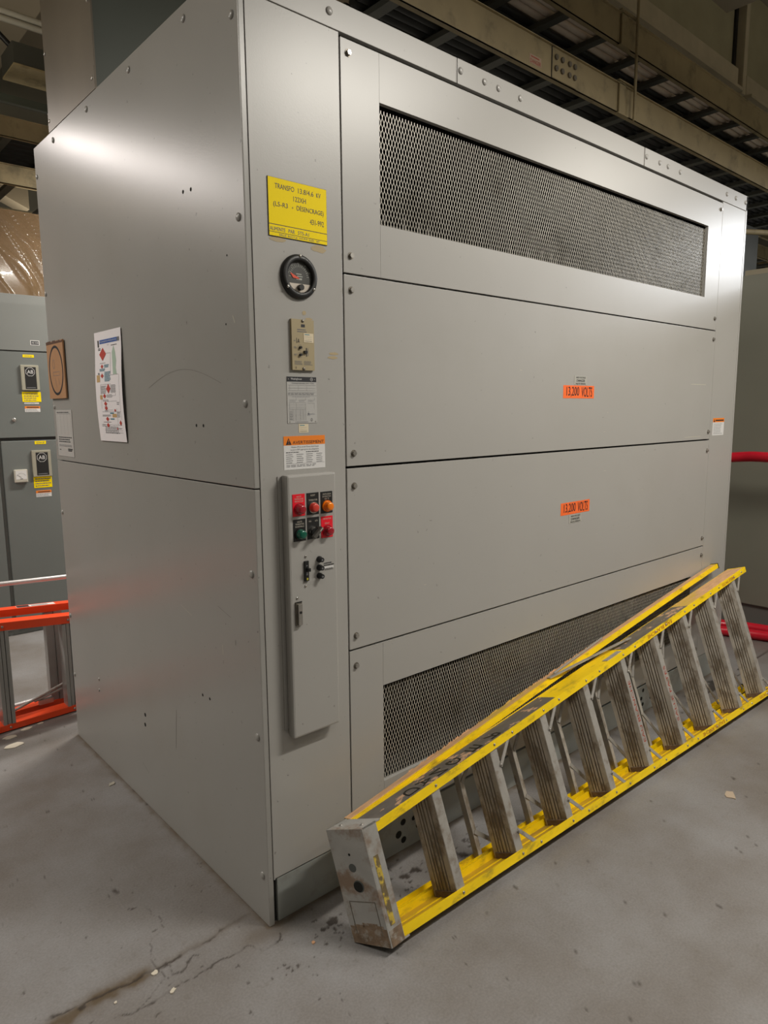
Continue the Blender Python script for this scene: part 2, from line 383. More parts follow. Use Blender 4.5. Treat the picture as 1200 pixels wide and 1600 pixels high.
blobs = [(-0.519, 0.082, .016), (-0.29, 0.076, .011), (0.149, -0.103, .020), (0.117, -0.11, .014), (-0.285, 0.48, .012), (0.509, -0.107, .02), (0.455, -0.102, .02), (0.366, -0.106, .022), (-0.274, 0.545, .006), (-0.048, 1.145, .01)]
for bx, by, br in blobs:
    d = np.hypot(jx - bx, jy - by) + 0.03 * (fb(PX, PY, 70, 71) - 0.45)
    grime = np.maximum(grime, 0.85 * np.clip((br - d) / 0.004, 0, 1))
# scuffs below the far end of the ladder and scattered specks
sc_ = np.exp(-(((PX - 2.85) / 0.42) ** 2 + ((PY + 0.09) / 0.08) ** 2))
grime = np.maximum(grime, 0.8 * np.clip((fb(PX * 0.6, PY * 1.4, 26, 81) - 0.80 + 0.30 * sc_) * 18, 0, 1) * (sc_ > 0.1))
spk = fb(PX, PY, 45, 91); grime = np.maximum(grime, 0.7 * np.clip((spk - 0.815) * 40, 0, 1))
sc2 = np.exp(-(((PX - 0.55) / 0.5) ** 2 + ((PY + 0.14) / 0.07) ** 2))
grime = np.maximum(grime, 0.8 * np.clip((fb(PX, PY, 60, 101) - 0.78 + 0.12 * sc2) * 25, 0, 1) * (sc2 > 0.15))
me = bpy.data.meshes.new('floor'); nx, ny = len(xs), len(ys)
Z = np.zeros(PX.shape); Z -= 0.0015 * np.clip(grime, 0, 1)
idx = np.arange(nx * ny).reshape(nx, ny)
q = np.stack([idx[:-1, :-1], idx[1:, :-1], idx[1:, 1:], idx[:-1, 1:]], -1).reshape(-1, 4)
me.vertices.add(nx * ny); me.vertices.foreach_set('co', np.stack([PX, PY, Z], 1).ravel().astype(np.float32))
me.loops.add(q.size); me.loops.foreach_set('vertex_index', q.ravel().astype(np.int32))
me.polygons.add(len(q)); me.polygons.foreach_set('loop_start', np.arange(0, q.size, 4, dtype=np.int32))
me.update(calc_edges=True)
for nm, arr in (('grime', grime), ('rust', brown)):
    at = me.attributes.new(nm, 'FLOAT', 'POINT'); at.data.foreach_set('value', np.clip(arr, 0, 1).astype(np.float32))
fm = bpy.data.materials.new('painted_concrete'); fm.use_nodes = True; nt = fm.node_tree; bs = nt.nodes['Principled BSDF']; L = nt.links
tc = nd(nt, 'ShaderNodeTexCoord')
n1 = nd(nt, 'ShaderNodeTexNoise'); n1.inputs['Scale'].default_value = 1.7; n1.inputs['Detail'].default_value = 8; n1.inputs['Roughness'].default_value = 0.6
n2 = nd(nt, 'ShaderNodeTexNoise'); n2.inputs['Scale'].default_value = 38; n2.inputs['Detail'].default_value = 5
n3 = nd(nt, 'ShaderNodeTexNoise'); n3.inputs['Scale'].default_value = 150; n3.inputs['Detail'].default_value = 3
for n in (n1, n2, n3): L.new(tc.outputs['Object'], n.inputs[0])
r1 = nd(nt, 'ShaderNodeValToRGB'); r1.color_ramp.elements[0].position = 0.34; r1.color_ramp.elements[0].color = (0.165, 0.145, 0.128, 1)
r1.color_ramp.elements[1].position = 0.66; r1.color_ramp.elements[1].color = (0.250, 0.243, 0.243, 1)
L.new(n1.outputs[0], r1.inputs[0])
mr = nd(nt, 'ShaderNodeMapRange'); mr.inputs['From Min'].default_value = 0.60; mr.inputs['From Max'].default_value = 0.75; mr.inputs['To Max'].default_value = 0.30
L.new(n2.outputs[0], mr.inputs[0])
mx1 = nd(nt, 'ShaderNodeMix', data_type='RGBA'); L.new(mr.outputs[0], mx1.inputs[0]); L.new(r1.outputs[0], mx1.inputs[6]); mx1.inputs[7].default_value = (0.13, 0.11, 0.09, 1)
mr3 = nd(nt, 'ShaderNodeMapRange'); mr3.inputs['From Min'].default_value = 0.3; mr3.inputs['From Max'].default_value = 0.7; mr3.inputs['To Min'].default_value = 0.9; mr3.inputs['To Max'].default_value = 1.1
L.new(n3.outputs[0], mr3.inputs[0])
vs_ = nd(nt, 'ShaderNodeVectorMath', operation='SCALE'); L.new(mx1.outputs[2], vs_.inputs[0]); L.new(mr3.outputs[0], vs_.inputs['Scale'])
a2 = nd(nt, 'ShaderNodeAttribute'); a2.attribute_name = 'rust'
mx2 = nd(nt, 'ShaderNodeMix', data_type='RGBA'); L.new(a2.outputs['Fac'], mx2.inputs[0]); L.new(vs_.outputs[0], mx2.inputs[6]); mx2.inputs[7].default_value = (0.105, 0.075, 0.045, 1)
a1 = nd(nt, 'ShaderNodeAttribute'); a1.attribute_name = 'grime'
mx3 = nd(nt, 'ShaderNodeMix', data_type='RGBA'); L.new(a1.outputs['Fac'], mx3.inputs[0]); L.new(mx2.outputs[2], mx3.inputs[6]); mx3.inputs[7].default_value = (0.028, 0.019, 0.013, 1)
L.new(mx3.outputs[2], bs.inputs['Base Color']); bs.inputs['Roughness'].default_value = 0.42
rr = nd(nt, 'ShaderNodeMapRange'); rr.inputs['To Min'].default_value = 0.34; rr.inputs['To Max'].default_value = 0.6; L.new(n1.outputs[0], rr.inputs[0]); L.new(rr.outputs[0], bs.inputs['Roughness'])
bp = nd(nt, 'ShaderNodeBump'); bp.inputs['Strength'].default_value = 0.25; bp.inputs['Distance'].default_value = 0.003; L.new(n2.outputs[0], bp.inputs['Height']); L.new(bp.outputs[0], bs.inputs['Normal'])
me.materials.append(fm)
floor = bpy.data.objects.new('floor', me); C.objects.link(floor); struct(floor)

def slab(name, a, b, m):
    o = MB(); o.box(a, b, m); return struct(o.build(name))
slab('wall_back', (-5.1, 7, 0), (10.1, 7.15, 5.2), WALLM)
slab('wall_front', (-5.1, -5.15, 0), (10.1, -5, 5.2), WALLM)
slab('wall_left', (-5.15, -5, 0), (-5, 7, 5.2), WALLM)
slab('wall_right', (10, -5, 0), (10.15, 7, 5.2), WALLM)
slab('ceiling', (-5.15, -5.15, 5.2), (10.15, 7.15, 5.35), CONC)
# concrete ceiling joists
for k, x in enumerate([-3.6, -1.4, 0.8, 3.0, 5.2, 7.4]):
    slab('trim_%d' % (k + 1), (x, -5, 4.85), (x + 0.3, 7, 5.2), CONC)

# ================================================================== TRANSFORMER
W_, D_, H_ = 3.109, 1.712, 2.66
TR = thing('transformer_enclosure', 'tall grey steel transformer enclosure with bolted front panels and expanded mesh vents', 'transformer')
def part(mb, name, parent=TR, **kw): return mb.build(name, parent, **kw)
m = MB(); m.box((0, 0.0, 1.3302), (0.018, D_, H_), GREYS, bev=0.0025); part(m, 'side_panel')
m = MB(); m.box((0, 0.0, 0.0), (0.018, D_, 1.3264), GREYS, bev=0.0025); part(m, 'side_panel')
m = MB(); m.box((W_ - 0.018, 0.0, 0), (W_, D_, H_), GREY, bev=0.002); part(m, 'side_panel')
m = MB(); m.box((0.02, D_ - 0.018, 0), (W_ - 0.02, D_, H_), GREY); part(m, 'back_panel')
m = MB(); m.box((0.019, 0.02, H_ - 0.02), (W_ - 0.019, D_ - 0.02, H_ - 0.003), GREY); part(m, 'roof_panel')
# near corner post (carries gauge, relay, control box) and far post
m = MB(); m.box((0.0195, 0.001, 0.1475), (0.3195, 0.018, 2.5825), GREY, bev=0.0015); m.box((0.0185, -0.0022, 0.1475), (0.023, 0.012, 2.5825), GREY)
part(m, 'corner_panel')
m = MB(); m.box((2.8115, 0.001, 0.1475), (W_ - 0.0185, 0.018, 2.5825), GREY, bev=0.0015); part(m, 'corner_panel')
m = MB(); m.box((0.033, 0.004, 0.0), (W_ - 0.0185, 0.018, 0.143), GREYD, bev=0.002); m.box((0.0185, 0.013, 0), (0.033, 0.018, 0.143), VOID)
for hx, hz, hr in [(0.554, 0.106, .012), (0.532, 0.067, .014), (0.556, 0.038, .012), (0.629, 0.065, .013), (0.605, 0.1, .009), (2.225, 0.119, .010), (2.21, 0.079, .010), (2.226, 0.045, .010), (2.305, 0.06, .010), (2.32, 0.1, .009)]:
    m.cyl((hx, 0.0035, hz), (0, -1, 0), hr, 0.0004, VOID, 14)
part(m, 'base_skirt')
# top trim with two lapped splice plates
for a, b in ((0.0185, 0.7995), (0.8005, 1.9995), (2.0005, W_ - 0.0005)):
    m = MB(); m.box((a, 0.0, 2.5845), (b, 0.018, H_), GREY, bev=0.001); part(m, 'top_trim')
for a, b in ((0.803, 1.139), (2.003, 2.334)):
    m = MB(); m.box((a, -0.0025, 2.583), (b, 0.0, H_ - 0.001), GREY, bev=0.0008); part(m, 'splice_plate')
def rivet(x, y, z, d, r=0.011, mt=None):
    m = MB(); m.cyl((x, y, z), d, r, 0.0015, mt or GREY, 14, dome=0.0045); m.build('rivet', TR)
for x in (0.287, 0.935, 1.008, 2.134, 2.211, 2.846, 2.956, 3.08, 1.128, 2.328, 0.817, 2.017):
    rivet(x, -0.0025 if 0.8 < x < 1.14 or 2.0 < x < 2.34 else 0, 2.624, (0, -1, 0))
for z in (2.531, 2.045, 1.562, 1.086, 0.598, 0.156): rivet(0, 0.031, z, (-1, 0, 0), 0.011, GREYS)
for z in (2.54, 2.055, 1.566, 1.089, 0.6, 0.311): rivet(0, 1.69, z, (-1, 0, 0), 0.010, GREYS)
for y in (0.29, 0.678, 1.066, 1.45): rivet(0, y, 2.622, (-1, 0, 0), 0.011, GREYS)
# small drilled holes and scratches on the side, each a part of its own
def mark(name, fn, axes=None, org=(0, 0, 0)):
    s = Sheet(org, **(axes or SD)); s.t = 0.0; fn(s); return s.build(name, TR)
for y, z, r in [(0.341, 2.177, .0055), (0.292, 2.173, .0055), (0.325, 1.499, .005), (0.28, 1.499, .005), (0.37, 0.621, .005), (0.321, 0.623, .005), (0.864, 0.386, .008), (0.87, 0.344, .008), (0.10, 1.96, .003), (0.12, 1.78, .003)]:
    mark('drilled_hole', lambda s: s.disc(-y, z, r, VOID))
for y, z in [(1.357, 0.385), (1.367, 0.332)]:
    m = MB(); m.cyl((0, y, z), (-1, 0, 0), 0.007, 0.001, STEEL, 12, dome=0.003); m.build('screw', TR)
for (ya, za, yb, zb, w) in [(0.5, 0.9, 0.42, 0.88, .0012), (0.24, 0.95, 0.16, 0.93, .0012), (0.08, 1.8, 0.07, 1.78, .003), (0.14, 0.85, 0.14, 0.865, .003), (0.6, 0.35, 0.58, 0.5, .002), (0.92, 0.17, 0.86, 0.15, .0012), (0.22, 0.80, 0.222, 0.83, .002), (0.22, 0.77, 0.22, 0.78, .002)]:
    dy, dz = yb - ya, zb - za; l = math.hypot(dy, dz); nx_, nz_ = -dz / l * w, dy / l * w
    mark('scratch', lambda s: s.poly([(-ya, za), (-yb, zb), (-(yb + nx_), zb + nz_), (-(ya + nx_), za + nz_)], random.choice([SCRD, SCR])))
arc = [(0.66 - 0.5 * i / 14, 1.62 + 0.05 * math.sin(math.pi * i / 14)) for i in range(15)]
mark('scratch', lambda s: s.poly([(-a, b) for a, b in arc] + [(-a, b + .0012) for a, b in arc[::-1]], SCRD))

def hexbolt(x, z, parent, y=0.001):
    m = MB(); m.cyl((x, y, z), (0, -1, 0), 0.0105, 0.0012, DULLB, 18); m.cyl((x, y - 0.0012, z), (0, -1, 0), 0.0075, 0.007, STEEL, 6)
    m.build('bolt', parent)
X1, X2 = 0.3228, 2.8088
def mesh_screen(x0, x1, z0, z1, y, parent):
    m = MB(); px = 0.0127; pz = 0.0315; sw = 0.0008; n = int((x1 - x0) / (px / 2))
    nz = int((z1 - z0) / (pz / 2))
    for k in range(n + 1):
        xc = x0 + k * px / 2 * 1.0
        pts = []
    ncol = int((x1 - x0) / px) + 1
    # zig-zag strands: each strand swings between neighbouring bonds
    for k in range(2 * ncol):
        xa = x0 + k * px / 2
        if xa + px / 2 > x1: break
        vs = []; steps = []
        for j in range(nz + 1):
            side = (j + k) % 2
            zc = z0 + j * pz / 2
            xn = xa + (px / 2 if side else 0) + (0.0006 if not side else -0.0006)
            for dz in (-0.0028, 0.0028):
                zz = min(max(zc + dz, z0), z1); vs += [(xn - sw, y, zz), (xn + sw, y, zz), (xn + sw, y + 0.0006, zz), (xn - sw, y + 0.0006, zz)]
        fs = []
        for i in range(2 * (nz + 1) - 1):
            q0 = 4 * i; p0 = q0 + 4
            fs += [(q0, q0 + 1, p0 + 1, p0), (q0 + 1, q0 + 2, p0 + 2, p0 + 1), (q0 + 3, q0, p0, p0 + 3)]
        m.add(vs, fs, MESHM)
    return m.build('expanded_mesh', parent)
def vent_door(z0, z1, vx0, vx1, vz0, vz1, bolts):
    m = MB(); y0, y1 = 0.0, 0.016
    m.box((X1 + .0015, y0, z0), (vx0 - .0014, y1, z1), GREY)
    m.box((vx0 - .0006, y0, vz1), (X2 - .0015, y1, z1), GREY)
    m.box((vx0 - .0006, y0, z0), (X2 - .0015, y1, vz0), GREY)
    m.box((vx1, y0, vz0), (X2 - .0015, y1, vz1), GREY)
    o = m.build('vent_panel', TR)
    mesh_screen(vx0 - .004, vx1 + .004, vz0 - .004, vz1 - 0.006, 0.012, o)
    for x, z in bolts: hexbolt(x, z, o, 0.0)
    return o
vent_door(1.9405, 2.572, 0.4685, 2.656, 2.094, 2.438, [(0.351, 2.537), (0.351, 1.989), (2.787, 2.539), (2.787, 1.998)])
vent_door(0.1565, 0.785, 0.4645, 2.680, 0.297, 0.637, [(0.349, 0.735), (0.349, 0.20), (2.790, 0.739), (2.790, 0.202)])
for z0, z1, bz in ((1.3725, 1.9345, (1.892, 1.411)), (0.7915, 1.3650, (1.311, 0.834))):
    m = MB(); m.box((X1 + .0015, 0.0, z0), (X2 - .0015, 0.016, z1), GREY, bev=0.0012)
    o = m.build('access_panel', TR)
    for z in bz:
        for x in (0.351, 2.787): hexbolt(x, z, o, 0.0)
# pale and dark marks on the front
for x0_, z0_, x1_, z1_ in ((2.56, 1.656, 2.73, 1.659), (2.52, 1.388, 2.70, 1.3905)): mark('scratch', lambda s: s.rect(x0_, z0_, x1_, z1_, SCR), FR)
for _ in range(12):
    x = random.uniform(0.5, 2.7); z = random.uniform(0.85, 1.9); w = random.uniform(.003, .02); mt = random.choice([SCR, SCRD])
    if 1.36 < z < 1.38: continue
    mark('scratch', lambda s: s.rect(x, z, x + w, z + .0015, mt), FR)
def smear(cx, cz, w, h, seed):
    r = random.Random(seed); n = 14
    mark('adhesive_stain', lambda s: s.poly([(cx + w * (0.5 + 0.12 * r.random()) * math.cos(2 * math.pi * i / n), cz + h * (0.4 + 0.25 * r.random()) * math.sin(2 * math.pi * i / n)) for i in range(n)], TAN), FR, (0, 0.001, 0))
for q in [(0.10, 1.998, .05, .012, 1), (0.235, 1.992, .045, .02, 2), (0.283, 1.705, .030, .008, 3), (0.278, 1.694, .034, .008, 4), (0.18, 1.812, .012, .012, 5), (0.196, 1.797, .022, .006, 6)]: smear(*q)
# internals seen faintly through the mesh
m = MB(); m.box((0.03, 0.9, 0.16), (W_ - 0.03, 0.95, 2.55), VOID); m.box((0.02, 0.02, 0.145), (W_ - 0.02, D_ - 0.02, 0.155), VOID); part(m, 'inner_barrier')
COREB = CORE
for cx in (0.75, 1.55, 2.35):
    m = MB(); m.cyl((cx, 0.52, 0.42), (0, 0, 1), 0.31, 1.75, CORE, 36)
    for k in range(24):
        a = 2 * math.pi * k / 24; m.cyl((cx + 0.32 * math.cos(a), 0.52 + 0.32 * math.sin(a), 0.4), (0, 0, 1), 0.008, 1.8, CORE, 6)
    part(m, 'coil')
m = MB(); pts = [(0.45 + 0.006 * i, 0.09 + 0.003 * i, 0.335 + 0.002 * i) for i in range(18)]
m.tube(pts, 0.02, mat('lead_tape', (0.20, 0.17, 0.14), 0.7), 12, rfun=lambda i: 0.021 if i % 2 else 0.014); m.box((0.405, 0.10, 0.30), (0.50, 0.11, 0.40), CORE)
part(m, 'insulated_lead')

m = MB()
m.box((0.021, 0.022, 2.610), (W_ - 0.02, D_ - 0.02, 2.636), VOID); m.box((0.0185, 0.022, 0.16), (0.021, D_ - 0.02, 2.6), VOID); m.box((W_ - 0.021, 0.022, 0.16), (W_ - 0.0185, D_ - 0.02, 2.6), VOID)
part(m, 'interior_shade_lining')  # black sheets added so the interior looks unlit through the mesh
m = MB()
for za, zb in ((2.442, 2.60), (1.36, 2.088), (0.645, 1.40), (0.15, 0.290)): m.box((0.30, 0.0165 if za != 1.36 else 0.0168, za), (2.83, 0.0195, zb), VOID)
for xa_, xb_ in ((0.30, 0.45), (2.69, 2.83)): m.box((xa_, 0.0172, 0.15), (xb_, 0.0198, 2.60), VOID)
part(m, 'gap_shade_backing')  # black boards added behind the panels to darken their gaps

# gauge (part)
gx, gz = 0.1635, 1.9075
m = MB()
n = 48; prof = [(0.060, 0.0), (0.060, 0.006), (0.056, 0.012), (0.047, 0.014), (0.0425, 0.011), (0.0425, 0.003)]
vs = []; fs = []
for r, h in prof:
    for i in range(n): a = 2 * math.pi * i / n; vs.append((gx + r * math.cos(a), -h + 0.001, gz + r * math.sin(a)))
for k in range(len(prof) - 1):
    for i in range(n): fs.append((k * n + i, (k + 1) * n + i, (k + 1) * n + (i + 1) % n, k * n + (i + 1) % n))
m.add(vs, fs, BLACK, True)
ga = m.build('temperature_gauge', TR); fix_normals(ga)
s = Sheet((gx, 0, gz), **FR); s.t = 0.002
s.disc(0, 0, 0.043, mat('dial_face', (0.05, 0.05, 0.045), 0.5), 0, 40)
n = 24; a0 = math.radians(205); a1 = math.radians(335)
s.poly([(0.0425 * math.cos(a0 + (a1 - a0) * i / n), 0.0425 * math.sin(a0 + (a1 - a0) * i / n)) for i in range(n + 1)], mat('dial_cream', (0.62, 0.55, 0.47), 0.5), 1)
GT = mat('dial_tick', (0.35, 0.36, 0.32), 0.5)
for k in range(17):
    a = math.radians(180 - 11.0 * k); r0, r1 = 0.026, 0.031 if k % 2 else 0.034; w = 0.0006
    c_, s_ = math.cos(a), math.sin(a)
    s.poly([(r0 * c_ - w * s_, r0 * s_ + w * c_), (r0 * c_ + w * s_, r0 * s_ - w * c_), (r1 * c_ + w * s_, r1 * s_ - w * c_), (r1 * c_ - w * s_, r1 * s_ + w * c_)], GT)
for k, tx in enumerate(['20', '60', '100', '140', '180']):
    a = math.radians(165 - 36 * k); s.text(tx, 0.037 * math.cos(a) - .003, 0.037 * math.sin(a) - .002, 0.037 * math.cos(a) + .003, 0.037 * math.sin(a) + .002, GT)
s.rect(-0.009, 0.006, 0.009, 0.009, GT); s.rect(-0.006, 0.0, 0.012, 0.003, GT); s.rect(-0.009, -0.008, 0.010, -0.003, GT)
s.build('dial', ga)
s = Sheet((gx, 0, gz), **FR); s.t = 0.003
s.poly([(0.002, -0.006), (-0.002, -0.002), (-0.030, 0.010), (-0.020, -0.004)], mat('needle_red', (0.75, 0.08, 0.03), 0.5), 1)
s.build('needle', ga)
m = MB(); m.cyl((gx, -0.004, gz - 0.029), (0, -1, 0), 0.008, 0.012, BLACK, 20); m.build('knob', ga)
for a in (90, 215, 325):
    m = MB(); m.cyl((gx + 0.053 * math.cos(math.radians(a)), -0.0115, gz + 0.053 * math.sin(math.radians(a))), (0, -1, 0), 0.0045, 0.001, CHROME, 12, dome=0.002); m.build('screw', ga)

# relay with beige face (part)
s = Sheet((0, 0.001, 0), **FR)
s.base(0.131, 1.654, 0.207, 1.793, BEIGE, 0.008)
s.rect(0.163, 1.772, 0.176, 1.780, INK); s.micro(0.150, 1.757, 0.186, 1.768, 2, INKG)
s.rect(0.146, 1.728, 0.1475, 1.742, INK); s.rect(0.137, 1.733, 0.143, 1.735, INKG); s.text('A', 0.150, 1.729, 0.157, 1.740, INK)
for z in (1.716, 1.696):
    s.disc(0.158, z, 0.0042, INK); s.ring(0.158, z, 0.0075, 0.0075, 0.0005, INKG); s.micro(0.137, z - .003, 0.148, z + .003, 2, INKG)
s.rect(0.178, 1.692, 0.181, 1.716, INK); s.rect(0.170, 1.700, 0.180, 1.708, INK); s.rect(0.184, 1.693, 0.1855, 1.715, INKG)
s.micro(0.139, 1.668, 0.166, 1.680, 4, INKG); s.micro(0.170, 1.668, 0.200, 1.680, 4, INKG); s.text('S', 0.141, 1.658, 0.1445, 1.6635, INK)
rl = s.build('ground_relay', TR)
for z in (1.789, 1.658):
    m = MB(); m.cyl((0.169, -0.007, z), (0, -1, 0), 0.0045, 0.001, DULLB, 12, dome=0.002); m.build('screw', rl)
m = MB(); m.cyl((0.158, -0.0072, 1.716), (0, -1, 0), 0.0035, 0.006, BLACK, 12); m.build('knob', rl)
m = MB(); m.cyl((0.158, -0.0072, 1.696), (0, -1, 0), 0.0035, 0.006, BLACK, 12); m.build('knob', rl)
m = MB(); m.box((0.170, -0.013, 1.7005), (0.179, -0.0075, 1.7075), BLACK); m.build('slide_switch', rl)

# ================================================================== SIGNS AND STICKERS ON THE FRONT
s = Sheet((0, 0.001, 0), **FR)
s.base(0.071, 2.005, 0.2645, 2.155, BLACK, 0.0025)
s.rect(0.0718, 2.0365, 0.2637, 2.1542, YEL); s.rect(0.0718, 2.0165, 0.2637, 2.0345, YEL); s.rect(0.0718, 2.0060, 0.2637, 2.0150, YEL)
s.text('TRANSFO', 0.093, 2.128, 0.155, 2.141, INK); s.text('13.8/4.6', 0.168, 2.128, 0.219, 2.141, INK); s.text('KV', 0.229, 2.128, 0.244, 2.140, INK)
s.text('122XH', 0.152, 2.1045, 0.193, 2.1175, INK)
s.text('(L5-R3', 0.087, 2.079, 0.133, 2.0945, INK); s.text('+', 0.146, 2.084, 0.151, 2.0895, INK); s.text('DÉSENCRAGE)', 0.162, 2.079, 0.253, 2.098, INK)
s.text('431-992', 0.205, 2.053, 0.253, 2.067, INK)
s.text('ALIMENTE', 0.074, 2.0195, 0.123, 2.029, INKG); s.text('PAR', 0.133, 2.0195, 0.154, 2.029, INKG); s.text('5T5-A1', 0.164, 2.0195, 0.201, 2.029, INKG)
s.text('SALLE', 0.103, 2.008, 0.126, 2.0135, INKG); s.text('ÉLECT.#1', 0.131, 2.008, 0.163, 2.0135, INKG); s.text('(L5-R3)', 0.168, 2.008, 0.196, 2.0135, INKG); s.text('ELEV. 107', 0.201, 2.008, 0.237, 2.0135, INKG)
tag(s.build('engraved_sign'), 'yellow engraved plate reading TRANSFO 13.8/4.6 KV on the grey corner panel', 'sign')

s = Sheet((0, 0.001, 0), **FR)
s.base(0.115, 1.506, 0.2165, 1.636, PAPERG, 0.0012)
s.rect(0.1155, 1.622, 0.216, 1.6357, INK); s.text('Westinghouse', 0.128, 1.6255, 0.165, 1.6325, WHITE); s.ring(0.199, 1.629, 0.0045, 0.0045, 0.0008, WHITE, 2); s.text('W', 0.1965, 1.6275, 0.2015, 1.631, WHITE, 2)
for a, b in ((0.120, 1.629), (0.210, 1.629), (0.122, 1.510), (0.211, 1.510)): s.disc(a, b, 0.0016, STEEL, 2)
s.text('TRANSFORMER DRY TYPE', 0.130, 1.616, 0.208, 1.6195, INKG)
for b in (1.612, 1.604, 1.597, 1.592): s.rect(0.119, b, 0.213, b + .0004, INKG)
for a in (0.124, 0.153, 0.182): s.rect(a, 1.597, a + .0004, 1.612, INKG)
s.rect(0.116, 1.583, 0.216, 1.5834, INKG); s.micro(0.118, 1.585, 0.214, 1.591, 2, INKG); s.micro(0.132, 1.5785, 0.20, 1.582, 1, INKL)
for k in range(3): s.rect(0.121 + .032 * k, 1.571, 0.145 + .032 * k, 1.5714, INKG); s.rect(0.145 + .032 * k, 1.571, 0.1454 + .032 * k, 1.578, INKG); s.micro(0.122 + .032 * k, 1.566, 0.143 + .032 * k, 1.570, 1, INKL)
for b in (1.563, 1.557, 1.551, 1.546): s.rect(0.120, b, 0.177, b + .0004, INKG)
for a in (0.121, 0.145, 0.177): s.rect(a, 1.546, a + .0004, 1.563, INKG)
for k in range(8): s.rect(0.120, 1.543 - .004 * k, 0.177, 1.5433 - .004 * k, INKG)
for a in (0.120, 0.133, 0.143, 0.158, 0.168, 0.177): s.rect(a, 1.513, a + .0004, 1.545, INKG)
s.micro(0.122, 1.515, 0.132, 1.542, 6, INKG, 0.3)
s.rect(0.184, 1.562, 0.207, 1.5624, INKG); s.rect(0.207, 1.545, 0.2074, 1.562, INKG)
s.poly([(0.187, 1.540), (0.182, 1.527), (0.192, 1.527)], INKL); s.micro(0.184, 1.529, 0.213, 1.534, 1, INKL)
s.ring(0.197, 1.515, 0.003, 0.0045, 0.001, INK); s.micro(0.140, 1.508, 0.185, 1.511, 1, INKG)
tag(s.build('rating_plate'), 'silver transformer rating plate with black header bar above the AVERTISSEMENT sticker', 'nameplate')
def creamtag(a0, b0, a1, b1, label, y=0.001):
    s = Sheet((0, y, 0), **FR); s.base(a0, b0, a1, b1, CREAM, 0.0006)
    w, h = a1 - a0, b1 - b0
    s.rect(a0 + .1 * w, b0 + .82 * h, a0 + .6 * w, b0 + .9 * h, mat('tag_teal', (0.05, 0.25, 0.32), 0.5)); s.rect(a0 + .1 * w, b0 + .6 * h, a0 + .85 * w, b0 + .62 * h, INKL); s.rect(a0 + .1 * w, b0 + .36 * h, a0 + .85 * w, b0 + .38 * h, INKL)
    s.micro(a0 + .1 * w, b0 + .1 * h, a0 + .9 * w, b0 + .22 * h, 1, INKG)
    return tag(s.build('service_tag'), label, 'sticker')
creamtag(0.152, 1.479, 0.1855, 1.503, 'small cream service sticker between the rating plate and the orange warning sticker')
creamtag(0.171, 1.731, 0.204, 1.756, 'small cream service sticker stuck on the beige relay face', -0.0072)

def warn(a0, b0, a1, b1, name, label, full, org=(0, 0.001, 0), top=0.27):
    s = Sheet(org, **FR); s.base(a0, b0, a1, b1, WHITE, 0.0006); w, h = a1 - a0, b1 - b0; t = b1 - top * h
    s.rect(a0, t, a1, b1, ORG)
    s.poly([(a0 + .05 * w, t + .06 * top * h), (a0 + .18 * w, t + .06 * top * h), (a0 + .115 * w, t + .8 * top * h)], INK, 2)
    if full:
        s.text('!', a0 + .108 * w, t + .14 * top * h, a0 + .122 * w, t + .6 * top * h, ORG, 3)
        s.text('AVERTISSEMENT', a0 + .21 * w, t + .12 * top * h, a0 + .97 * w, t + .46 * top * h, INK, 2)
        s.text("Risque d'Arcs et de Chocs électriques", a0 + .18 * w, t - .09 * h, a0 + .84 * w, t - .03 * h, INKG)
        s.text("Le port d'EPI appropriés est obligatoire", a0 + .16 * w, t - .17 * h, a0 + .84 * w, t - .11 * h, INKG)
        s.micro(a0 + .05 * w, t - .235 * h, a0 + .45 * w, t - .20 * h, 1, INK, .6); s.micro(a0 + .53 * w, t - .235 * h, a0 + .93 * w, t - .20 * h, 1, INK, .6)
        for k in range(5):
            for c0 in (.05, .30, .53, .78): s.micro(a0 + c0 * w, t - (.30 + .06 * k) * h, a0 + (c0 + .17) * w, t - (.265 + .06 * k) * h, 1, INKG, .5)
        s.rect(a0 + .04 * w, t - .56 * h, a1 - .02 * w, t - .555 * h, INKG); s.micro(a0 + .05 * w, t - .66 * h, a0 + .9 * w, t - .58 * h, 2, INKG, .4)
    else:
        s.rect(a0 + .22 * w, t + .3 * top * h, a0 + .95 * w, t + .6 * top * h, INK, 2); s.micro(a0 + .08 * w, b0 + .06 * h, a1 - .08 * w, t - .05 * h, 7, INKL, .4)
    return tag(s.build(name), label, 'sticker')
warn(0.099, 1.375, 0.243, 1.470, 'warning_sticker', 'orange and white AVERTISSEMENT sticker just above the push button box', True)
warn(2.841, 1.389, 2.981, 1.482, 'warning_sticker', 'small orange and white warning sticker on the far corner panel', False, top=0.24)

